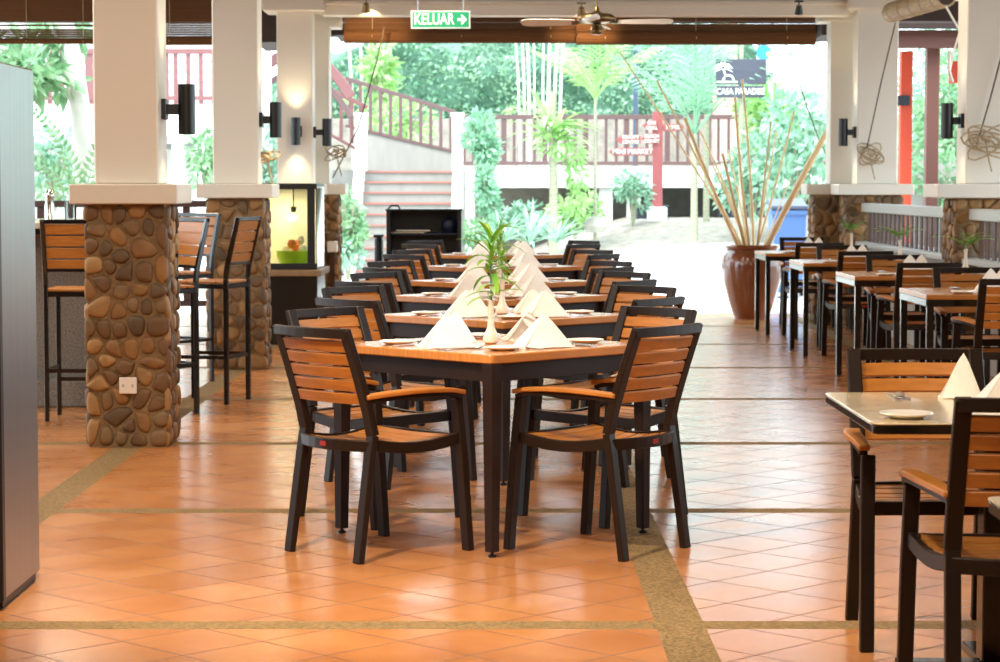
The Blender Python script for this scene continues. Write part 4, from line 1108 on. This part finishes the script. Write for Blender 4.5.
# epiphyte-covered tree in front of the walkway
r = empty('fern_clad_tree', at(553, 240, 36), label='pale-trunked tree with bright ferns growing on it before the walkway', cat='tree')
b = at(553, 240, 36); m = MB(); m.tube([(0, 0, -.3), (.01, 0, .8), (-.02, 0, 1.6), (.0, 0, 2.3)], [.085, .07, .062, .055], 10); m.build('trunk', 'palm_trunk', r, smooth=True)
rd = random.Random(4); m = MB()
for k in range(46):
    a = rd.uniform(0, 2*PI); z = rd.uniform(1.45, 1.85); m.blade((rd.uniform(-.06, .06), 0, z), Vector((math.cos(a), math.sin(a)*.7, rd.uniform(.1, 1.6))), rd.uniform(.4, .85), .10, rd.uniform(.4, 1.7), 6)
blob_leaves(m, rd, (0, 0, 1.55), (.22, .18, .26), 120, .16, .06)
for k in range(3):
    blob_leaves(m, rd, (.32+.04*k, 0, 1.35-.35*k), (.15, .1, .25), 110, .14, .05, .8)
m.build('fern_fronds', 'leaf_lime', r)
# pale slender bamboo clumps
def clump(label, pxs, Y, ybase, ytop, m_, seed, leafm):
    rd = random.Random(seed); c = at(sum(pxs)/len(pxs), ybase, Y); r = empty('bamboo_clump', c, label=label, cat='bamboo')
    for px_ in pxs:
        x = at(px_, ybase, Y).x-c.x; z = at(0, ytop, Y).z-c.z; m = MB(); rr = rd.uniform(.022, .038)
        m.tube([(x*.8, rd.uniform(-.2, .2), -1.6), (x*.95, 0, z*.5), (x*1.15, 0, z+.5)], [rr, rr*.9, rr*.7], 8); m.build('culm', m_, r, smooth=True)
    m = MB()
    blob_leaves(m, rd, (0, 0, 0), (.7, .2, .3), 60, .22, .05); m.build('foliage', leafm, r)
    return r
clump('cluster of slim whitish bamboo stems behind the walkway', [517, 523, 528, 534, 543, 549, 556, 562], 44.5, 115, 40, 'white_trunk', 3, 'leaf_lime')
clump('whitish stems with lime leaves above the stair railing', [351, 362, 370, 384, 388], 42, 110, 45, 'white_trunk', 6, 'leaf_lime')
shrub('lime green foliage among the stems above the stair railing', at(380, 85, 41.5), (.28, .3, .75), 260, .28, .09, 'leaf_lime', 61, group=None)
shrub('lime green plant beneath the stair railing, behind the landing wall', at(405, 125, 40.5), (.8, .3, .35), 300, .22, .08, 'leaf_lime', 62)
shrub('cascading mint green creeper beside the right newel of the stairs', at(480, 140, 35), (.30, .4, .40), 1100, .11, .055, 'leaf_palm', 63)
shrub('lower part of green creeper hanging beside the stairs', at(487, 185, 34.8), (.22, .35, .60), 1100, .10, .05, 'leaf_palm', 64)
shrub('small round mint shrub left of the signpost under the walkway', at(633, 192, 38.6), (.32, .3, .42), 420, .13, .06, 'leaf_mint', 65)
shrub('large pale green shrub right of the bamboo poles', at(800, 150, 36), (.85, .8, .95), 1500, .18, .08, 'leaf_mint', 66, blobs=11)
shrub('lime green shrub rising below the dark sign', at(768, 125, 39), (.65, .6, .75), 1100, .17, .08, 'leaf_lime', 67, blobs=9)
shrub('mint shrub beneath the dark sign, behind the bamboo poles', at(752, 180, 37), (.65, .5, .55), 900, .15, .07, 'leaf_mint', 68, blobs=9)
shrub('low mixed shrub left of the pale-trunked tree', at(520, 222, 37), (.5, .4, .30), 700, .14, .06, 'leaf_mint', 69)
shrub('low lime shrub under the walkway, right of the pale-trunked tree', at(575, 208, 38), (.45, .4, .35), 500, .14, .06, 'leaf_lime', 70)
shrub('green plants seen between the display case and the stairs', at(350, 218, 31), (.22, .4, .42), 650, .12, .06, 'leaf_green', 71)
shrub('low plants at the ground left of the stair foot', at(348, 250, 31), (.22, .4, .25), 350, .12, .06, 'leaf_mint', 72)
shrub('low greenery right of the service station', at(475, 236, 34), (.25, .3, .25), 300, .12, .05, 'leaf_green', 73)
def spiky(label, c, n, L, seed, mt='leaf_mint'):
    rd = random.Random(seed); m = MB()
    for k in range(n):
        a = rd.uniform(0, 2*PI); m.blade((0, 0, 0), Vector((math.cos(a), math.sin(a), rd.uniform(.5, 2.0))), L*rd.uniform(.7, 1.1), .05, rd.uniform(.3, 1.1))
    o = m.build('spiky_plant', mt, smooth='all'); o.location = c; tag(o, label, 'plant', 'spiky plants below the walkway'); return o
spiky('spiky plant just behind the centre row, left of the tree trunk', at(530, 245, 33.5), 30, .75, 1)
spiky('spiky plant at the foot of the pale-trunked tree', at(556, 243, 34.5), 26, .6, 2)
spiky('spiky plant directly behind the vase sprig', at(503, 243, 33), 26, .6, 3)
m = MB(); m.lathe([(0, 0), (.16, 0), (.2, .1), (.13, .22), (0, .26)], n=10, cap0=False, cap1=False); o = m.build('garden_rock', 'stone_grey', smooth=True); o.location = at(595, 232, 36.3); tag(o, 'pale rock at the foot of the slim palm', 'rock')

# signpost
SYp = 39.2; sb = at(657, 222, SYp)
r = empty('signpost', (sb.x, SYp, sb.z), label='maroon signpost with arrow boards on a white block', cat='signpost')
Zf = lambda py_: at(0, py_, SYp).z-sb.z; Xf = lambda px_: at(px_, 0, SYp).x-sb.x; sc_ = SYp/F
m = MB(); m.box(-.16, .16, -.16, .16, -.2, Zf(207)); m.build('base_block', 'white_out', r, bevel=.02)
m = MB(); m.box(-.085, .085, -.07, .07, 0, Zf(112)); m.build('post', 'sign_maroon', r, bevel=.008)
boards = [(608, 651, 152, 7.5, 'MINI MARKET', 5.6), (615, 640, 140, 8, 'BEAUTY\nCENTRE', 3.9), (640, 656, 139, 10, 'BEACH\nCOURT', 3.9), (641, 656, 126, 8, 'BAR\nGRILL', 3.9)]
for (a, b_, cy, hh, tx, fs) in boards:
    za = Zf(cy); hz = hh*sc_/2; x0, x1 = Xf(a), Xf(b_); m = MB(); tip = hz*1.3
    m.prism([(x0, 0), (x0+tip, -hz), (x1, -hz), (x1, hz), (x0+tip, hz)], 0, .03); m.v = [(x, -.075-z, za+y) for x, y, z in m.v]
    bd = m.build('sign_board', 'sign_maroon', r, bevel=.003)
    text_part('lettering', tx, fs*sc_*1.25, ((x0+tip*.9+x1)/2, -.112, za), (PI/2, 0, 0), 'sign_white', bd, .003, sx=.93)
m = MB(); za = Zf(128); m.prism([(Xf(662), -.06), (Xf(680), -.06), (Xf(684), 0), (Xf(680), .06), (Xf(662), .06)], 0, .03); m.v = [(x, -.075-z, za+y) for x, y, z in m.v]; bd = m.build('sign_board', 'sign_maroon', r, bevel=.003)
text_part('lettering', 'HOTEL', .09, (Xf(672), -.112, za), (PI/2, 0, 0), 'sign_white', bd, .003, sx=.85)

# dark hanging sign, round sign, lamp post
r = empty('hanging_sign', (0, 0, 0), label='dark grey hanging sign with white palm emblem and lettering', cat='sign')
Y = 36.2; a, b_ = at(715, 60, Y), at(765, 85, Y); m = MB(); m.box(a.x, b_.x, Y, Y+.05, b_.z, a.z); pn = m.build('panel', 'sign_dark', r, bevel=.005)
a, b_ = at(716, 86.5, Y), at(763, 98, Y); m = MB(); m.box(a.x, b_.x, Y, Y+.05, b_.z, a.z); p2 = m.build('name_board', 'sign_dark', r, bevel=.005)
text_part('lettering', 'CASA PARADISE', .135, ((a.x+b_.x)/2, Y-.008, (a.z+b_.z)/2), (PI/2, 0, 0), 'sign_white', p2, .004, sx=.78)
m = MB(); c = at(726, 82, Y); e = at(722, 70, Y)
m.sweep([(c.x-.06, Y-.006, c.z), (c.x-.03, Y-.006, c.z+.09), (e.x, Y-.006, e.z+.02)], (0, 1, 0), .006, .022)
for k in range(8):
    an = math.radians(-20+k*32); m.sweep([(e.x, Y-.006, e.z+.02), (e.x+.10*math.cos(an), Y-.006, e.z+.02+.085*math.sin(an)), (e.x+.16*math.cos(an), Y-.006, e.z-.01+.10*math.sin(an))], (0, 1, 0), .006, [.02, .022, .004])
pr = [(c.x+.02+.085*math.cos(t*PI/8), Y-.006, c.z+.01+.085*math.sin(t*PI/8)) for t in range(9)]; m.sweep(pr, (0, 1, 0), .006, .024)
m.sweep([(c.x-.16, Y-.006, c.z-.01), (c.x+.16, Y-.006, c.z-.01)], (0, 1, 0), .006, .022); m.build('palm_emblem', 'sign_white', pn)
c = at(740, 60, Y+.1); m = MB(); m.box(c.x-.03, c.x+.03, Y+.06, Y+.12, 0, 4.2); m.build('post', 'palm_trunk', r)
r = empty('round_sign', (0, 0, 0), label='round white sign with blue and yellow emblem under the blind', cat='sign')
c = at(771, 57, 37); R = .275; m = MB(); m.T = Matrix.Translation(c)@Matrix.Rotation(PI/2, 4, 'X'); m.lathe([(R, 0), (R, .05)], n=36); dc = m.build('disc', 'sign_white', r)
m = MB(); m.T = Matrix.Translation(c+Vector((0, .004, 0)))@Matrix.Rotation(PI/2, 4, 'X')
for i in range(36): pass
m.T = Matrix.Translation(c+Vector((0, -.052, 0)))@Matrix.Rotation(PI/2, 4, 'X'); m.lathe([(R*1.02, -.002), (R*1.02, .006), (R*.97, .006), (R*.97, -.002)], n=36, cap0=False, cap1=False); m.build('rim', 'sign_dark', dc)
e = at(762, 53.5, 37); m = MB(); m.T = Matrix.Translation((e.x, 36.945, e.z))@Matrix.Rotation(PI/2, 4, 'X'); m.lathe([(.12, 0), (.12, .006)], n=24); m.build('emblem', 'sign_blue', dc)
e = at(766, 55, 37); m = MB(); m.T = Matrix.Translation((e.x+.02, 36.938, e.z-.01))@Matrix.Rotation(PI/2, 4, 'X'); m.lathe([(.045, 0), (.045, .004)], n=18); m.build('emblem', 'sign_yellow', dc)
m = MB(); m.box(c.x-.02, c.x+.02, 37.01, 37.05, 0, c.z+R+.6); m.build('post', 'rail_grey', r)
r = empty('lamp_post', at(635, 230, 43.5), label='dark blue lamp post behind the walkway balustrade', cat='lamp post')
m = MB(); m.tube([(0, 0, -.4), (0, 0, .6), (0, 0, 5.4)], [.075, .05, .045], 12); m.build('pole', 'blue_post', r, smooth=True)
m = MB(); m.lathe([(.04, 5.4), (.16, 5.5), (.19, 5.75), (.05, 5.85), (0, 5.95)], n=14, cap1=False); m.build('lantern', 'blue_dark', r, smooth=True)
m = MB(); a, b_ = at(714, 44, 47), at(736, 60, 47); m.box(a.x, b_.x, 47, 47.5, .5, a.z+1.2); m.box(a.x-.1, b_.x+.1, 46.9, 47.6, a.z+1.2, a.z+1.4); o = m.build('brick_pier', 'brick_pink'); tag(o, 'pink brick pier glimpsed above the dark hanging sign', 'pier')

# blue wheeled bin
bx = at(787, 0, 28.5).x
r = empty('wheeled_bin', (bx, 28.5, .0), label='blue wheeled bin with dark lid right of the urn', cat='bin')
m = MB(); v = [(-.17, -.19, .06), (.17, -.19, .06), (.17, .19, .06), (-.17, .19, .06), (-.215, -.24, 1.08), (.215, -.24, 1.08), (.215, .26, 1.08), (-.215, .26, 1.08)]
m.add(v, [(3, 2, 1, 0), (4, 5, 6, 7), (0, 1, 5, 4), (1, 2, 6, 5), (2, 3, 7, 6), (3, 0, 4, 7)]); m.box(-.235, .235, -.26, -.22, 1.02, 1.09); m.build('body', 'blue_plastic', r, bevel=.015)
m = MB(); m.add([(-.245, -.28, 1.09), (.245, -.28, 1.09), (.245, .29, 1.16), (-.245, .29, 1.16), (-.22, -.25, 1.13), (.22, -.25, 1.13), (.22, .27, 1.22), (-.22, .27, 1.22)], [(3, 2, 1, 0), (4, 5, 6, 7), (0, 1, 5, 4), (1, 2, 6, 5), (2, 3, 7, 6), (3, 0, 4, 7)]); m.build('lid', 'blue_dark', r, bevel=.01)
for s in (-1, 1):
    m = MB(); m.tube([(s*.19, .24, .09), (s*.23, .24, .09)], .095, 16); m.build('wheel', 'black_metal', r, smooth=True)

# neighbouring balcony building at the far left
r = empty('balcony_building', (0, 0, 0), label='white balcony building with pink railing seen through the far left openings', cat='building')
Y = 32.0
m = MB(); m.box(-12, -3.32, Y, Y+.5, 2.06, 2.50); m.box(-12, -3.32, Y+.5, Y+2.0, 2.40, 2.50); m.build('balcony_slab', 'white_out', r)
m = MB(); m.box(-12, -3.32, Y+.02, Y+.2, 1.96, 2.06); m.build('beam', 'leaf_mint' if False else 'rail_grey', r)
for px_ in (20, 120, 178, 201, 240):
    x = at(px_, 0, Y).x; m = MB(); m.box(x-.08, x+.08, Y+.05, Y+.25, -.3, 1.96); m.build('column', 'white_out', r)
m = MB(); m.box(-12, -3.32, Y+2.0, Y+2.2, 0, 6.0); m.build('wall', 'siding', r)
m = MB()
for k in range(22): m.box(-12, -3.32, Y+1.97, Y+2.0, 2.6+.15*k, 2.62+.15*k)
m.build('siding_board', 'rail_grey', r)
for k, px_ in enumerate((44, 128)):
    x = at(px_, 0, Y+1.95).x; m = MB(); m.box(x-.28, x+.28, Y+1.93, Y+1.99, 2.5, 4.4); m.build('shutter', 'rail_grey', r, bevel=.01)
m = MB(); m.box(-12, -3.32, Y+.05, Y+.13, 3.20, 3.27); m.box(-12, -3.32, Y+.05, Y+.13, 2.56, 2.62); m.build('rail', 'rail_pink', r)
for k in range(49):
    x = -12+.175*k; m = MB(); m.box(x, x+(.11 if k % 6 == 0 else .06), Y+.07, Y+.11, 2.5, 3.24); m.build('baluster', 'rail_pink', r)
# tree with white trunk and leaves behind the first opening
b = at(83, 200, 26.5)
r = empty('white_barked_tree', (b.x, 26.5, 0), label='tree with a bright white trunk left of the nearest pillar', cat='tree')
m = MB(); m.tube([(0.02, 0, -.1), (.02, 0, 1.2), (.0, 0, 2.2), (-.08, 0, 2.7), (-.2, 0, 3.4)], [.14, .125, .115, .12, .1], 12); m.build('trunk', 'white_trunk', r, smooth=True)
rd = random.Random(21); m = MB()
for q in ((-.55, .1, 2.95), (-1.0, -.1, 2.9), (-.3, .2, 3.2), (-.75, .1, 2.6), (-.35, 0, 2.62)): blob_leaves(m, rd, q, (.36, .3, .18), 70, .26, .11, .7)
m.build('foliage', 'leaf_green', r)
def fern_arch(label, c, dirs, seed, mt, L=.9):
    m = MB(); rd = random.Random(seed)
    for (dx, dz) in dirs:
        d = Vector((dx, rd.uniform(-.15, .15), dz)).normalized(); p = Vector((0, 0, 0)); pts = [p.copy()]
        for i in range(16):
            d = (d+Vector((0, 0, -.085))).normalized(); p = p+d*L/16; pts.append(p.copy())
            if i > 1:
                for s in (1, -1): m.leaf(p, (d*.7+Vector((0, 0, s)).cross(Vector((0, 1, 0)))*0+d.cross(Vector((0, 1, 0))).normalized()*s), Vector((0, 1, .2)), .17*(1-i/24), .055)
        m.tube(pts, .006, 5)
    o = m.build('arching_fern', mt); o.location = c; return tag(o, label, 'fern')
fern_arch('arching green fern fronds beside the white trunk', at(84, 205, 25.6), [(-.6, 1), (-.25, 1.1), (-1, .7), (.2, 1)], 2, 'leaf_green', 1.25)
shrub('hanging leaves at the far left above the steel cabinet', at(20, 72, 26), (.55, .3, .16), 150, .24, .11, 'leaf_green', 81)
shrub('pale green bush low in the far left opening', at(55, 165, 28.5), (.5, .4, .42), 500, .14, .06, 'leaf_mint', 82)
shrub('small green bush seen between the two left pillars', at(207, 160, 29.5), (.3, .3, .35), 300, .14, .06, 'leaf_green', 83)
shrub('green leaves behind the second left pillar', at(268, 108, 38), (.25, .3, .6), 260, .16, .07, 'leaf_mint', 84)
shrub('green bush between the white columns left of the stairs', at(270, 165, 33), (.3, .3, .5), 260, .14, .06, 'leaf_mint', 85)
m = MB(); m.box(-9, -3.0, 33.4, 33.6, -.1, 1.9); struct(m.build('wall_building_base', 'white_out'))

# timber pavilion beyond the right opening
r = empty('timber_pavilion', (0, 0, 0), label='red and brown timber pavilion beyond the right columns', cat='pavilion')
Y = 27.0
def pbox(name, px0, px1, y0, y1, Yd, th, mt, zmin=None):
    a, b_ = at(px0, y0, Yd), at(px1, y1, Yd); m = MB(); m.box(a.x, b_.x, Yd, Yd+th, b_.z if zmin is None else zmin, a.z); return m.build(name, mt, r, bevel=.006)
pbox('post', 899, 911, 52, 190, Y, .14, 'red_paint', 0)
pbox('post', 925, 937.5, 46, 190, 25.4, .14, 'brown_paint', 0)
pbox('post', 1060, 1074, 46, 190, 25.4, .14, 'brown_paint', 0)
pbox('beam', 880, 1100, 31, 49, 25.3, .12, 'brown_paint')
pbox('board', 926, 938, 50, 83, 26.2, .05, 'red_paint')
pbox('board', 947, 956, 62, 84, 27.6, .05, 'red_paint')
m = MB(); a = at(880, 31, 25.3); m.add([(a.x, 25.2, a.z), (a.x+3.2, 25.2, a.z), (a.x+3.2, 29, a.z+1.2), (a.x, 29, a.z+1.2), (a.x, 25.2, a.z+.14), (a.x+3.2, 25.2, a.z+.14), (a.x+3.2, 29, a.z+1.36), (a.x, 29, a.z+1.36)], [(3, 2, 1, 0), (4, 5, 6, 7), (0, 1, 5, 4), (1, 2, 6, 5), (2, 3, 7, 6), (3, 0, 4, 7)]); m.build('roof', 'roof_dark', r)
m = MB(); m.box(at(899, 0, Y).x-.04, at(899, 0, Y).x+.1, Y-.04, Y, at(0, 106, Y).z, at(0, 96, Y).z); m.build('switch_box', 'planter', r)
for k in range(4):
    a = at(902, 186-8*k, 30+.5*k); m = MB(); m.box(a.x-.3, a.x+1.6, 30+.5*k, 30.5+.5*k, 0, a.z); o = m.build('garden_step', 'concrete'); tag(o, ['lowest', 'second lowest', 'second highest', 'highest'][k]+' pale garden step beyond the red post', 'step', 'garden steps beyond the red post')
shrub('bushes behind the red post of the pavilion', at(915, 120, 36), (.7, .5, .9), 800, .17, .08, 'leaf_mint', 91, blobs=9)
shrub('bright green bush right of the brown pavilion post', at(953, 130, 33), (.5, .5, 1.1), 900, .17, .08, 'leaf_green', 92, blobs=9)
shrub('bushes low behind the right railing', at(960, 185, 30), (.9, .5, .5), 700, .15, .07, 'leaf_green', 93)
shrub('tall pale trees behind the pavilion', at(935, 70, 40), (1.6, .6, 1.1), 900, .22, .10, 'leaf_mint', 94, blobs=9)

# ------------------------------------------------------------------ light, world, camera
w = bpy.data.worlds.new('overcast_sky'); SC.world = w; w.use_nodes = True; nt = w.node_tree
bg = nt.nodes['Background']; bg.inputs['Color'].default_value = (.76, .91, 1.0, 1); bg.inputs['Strength'].default_value = 4.8
def sun(d, e, ang, col):
    l = bpy.data.lights.new('sun', 'SUN'); l.energy = e; l.angle = ang; l.color = col
    o = bpy.data.objects.new('sun', l); COL.objects.link(o); o.rotation_euler = (-Vector(d)).to_track_quat('-Z', 'Y').to_euler()
sun((-.30, -.45, 1.0), 5.0, .25, (1, .97, .92))
def spot(loc, target, e, size=1.2, blend=.7, rad=.06, col=(1, .78, .52), name='spot_light'):
    l = bpy.data.lights.new(name, 'SPOT'); l.energy = e; l.spot_size = size; l.spot_blend = blend; l.shadow_soft_size = rad; l.color = col
    o = bpy.data.objects.new(name, l); COL.objects.link(o); o.location = loc; o.rotation_euler = (Vector(target)-Vector(loc)).to_track_quat('-Z', 'Y').to_euler()
WARM = (1, .83, .64)
def area(loc, e, s, col=WARM, name='fill_light', rot=(0, 0, 0)):
    l = bpy.data.lights.new(name, 'AREA'); l.energy = e; l.size = s; l.color = col
    o = bpy.data.objects.new(name, l); COL.objects.link(o); o.location = loc; o.rotation_euler = rot
# ceiling spots of the hall, then added warm fills
spot((-1.25, 6.4, 3.30), (.1, 8.9, 0), 680, 1.35, .6, .07, WARM)
spot((-.2, 4.6, 3.30), (1.3, 7.0, 0), 330, 1.3, .6, .07, WARM)
spot((-1.6, 8.6, 3.30), (-1.95, 12.2, .5), 110, 1.2, .7, .07, WARM)
for (x, y, e) in ((-.9, 3.0, 110), (1.0, 2.6, 70), (-3.4, 6.0, 150), (-1.6, 8.0, 90), (-2.6, 14.2, 110), (0.2, 10.6, 75), (.2, 14.2, 70), (.2, 18.0, 60), (-3.6, 12.0, 110), (3.3, 9.0, 20), (2.9, 13.6, 30), (2.9, 17.5, 30), (-3.4, 17.5, 80), (-.8, 19.6, 90)):
    area((x, y, 3.33), e*.5, .5)  # unseen fill lights added to brighten the hall, no fixtures behind them
# glow of the wall lamps and of the spotlights under the beam
def updown(c, e):
    spot((c[0], c[1], c[2]+.11), (c[0], c[1], 4), e, 1.5, .8, .03, (1, .80, .50), 'lamp_light'); spot((c[0], c[1], c[2]-.11), (c[0], c[1], 0), e, 1.5, .8, .03, (1, .80, .50), 'lamp_light')
updown((-1.94, 22.36, 1.91), 14); updown((-1.66, 12.40, 1.80), 10); updown((-1.67, 17.5, 1.885), 8); updown((3.40, 22.6, 1.905), 10); updown((3.42, 17.5, 1.878), 6); updown((-1.655, 22.6, 1.905), 6)
a = at(370, 20, 22.35); spot(a, at(376, 35, 23.12), 60, 1.1, .8, .03, (1, .7, .36), 'lamp_light')
a = at(583, 21, 22.35); spot(a, at(585, 37, 22.97), 55, 1.1, .8, .03, (1, .7, .36), 'lamp_light')
area((-1.95, 20.5, 1.36), 9, .35, (1, .86, .6), 'case_light')

cam = bpy.data.cameras.new('camera'); co = bpy.data.objects.new('camera', cam); COL.objects.link(co)
cam.sensor_width = 36; cam.lens = F/1000*36; cam.clip_start = .05; cam.clip_end = 300
pitch = math.atan((331-VY)/F); yaw = -math.atan((500-VX)/F)
co.location = (0, 0, H); co.rotation_euler = (PI/2-pitch, 0, yaw)
cam.dof.use_dof = True; cam.dof.focus_distance = 8.8; cam.dof.aperture_fstop = 9.0
SC.camera = co
vs = SC.view_settings; vs.view_transform = 'Standard'; vs.look = 'None'; vs.gamma = 1.0; vs.exposure = 0.1; vs.use_curve_mapping = False
try:
    SC.cycles.max_bounces = 8; SC.cycles.diffuse_bounces = 4; SC.cycles.glossy_bounces = 4; SC.cycles.transparent_max_bounces = 12
    SC.cycles.sample_clamp_indirect = 6; SC.cycles.use_denoising = True; SC.cycles.caustics_reflective = False; SC.cycles.caustics_refractive = False
except Exception: pass
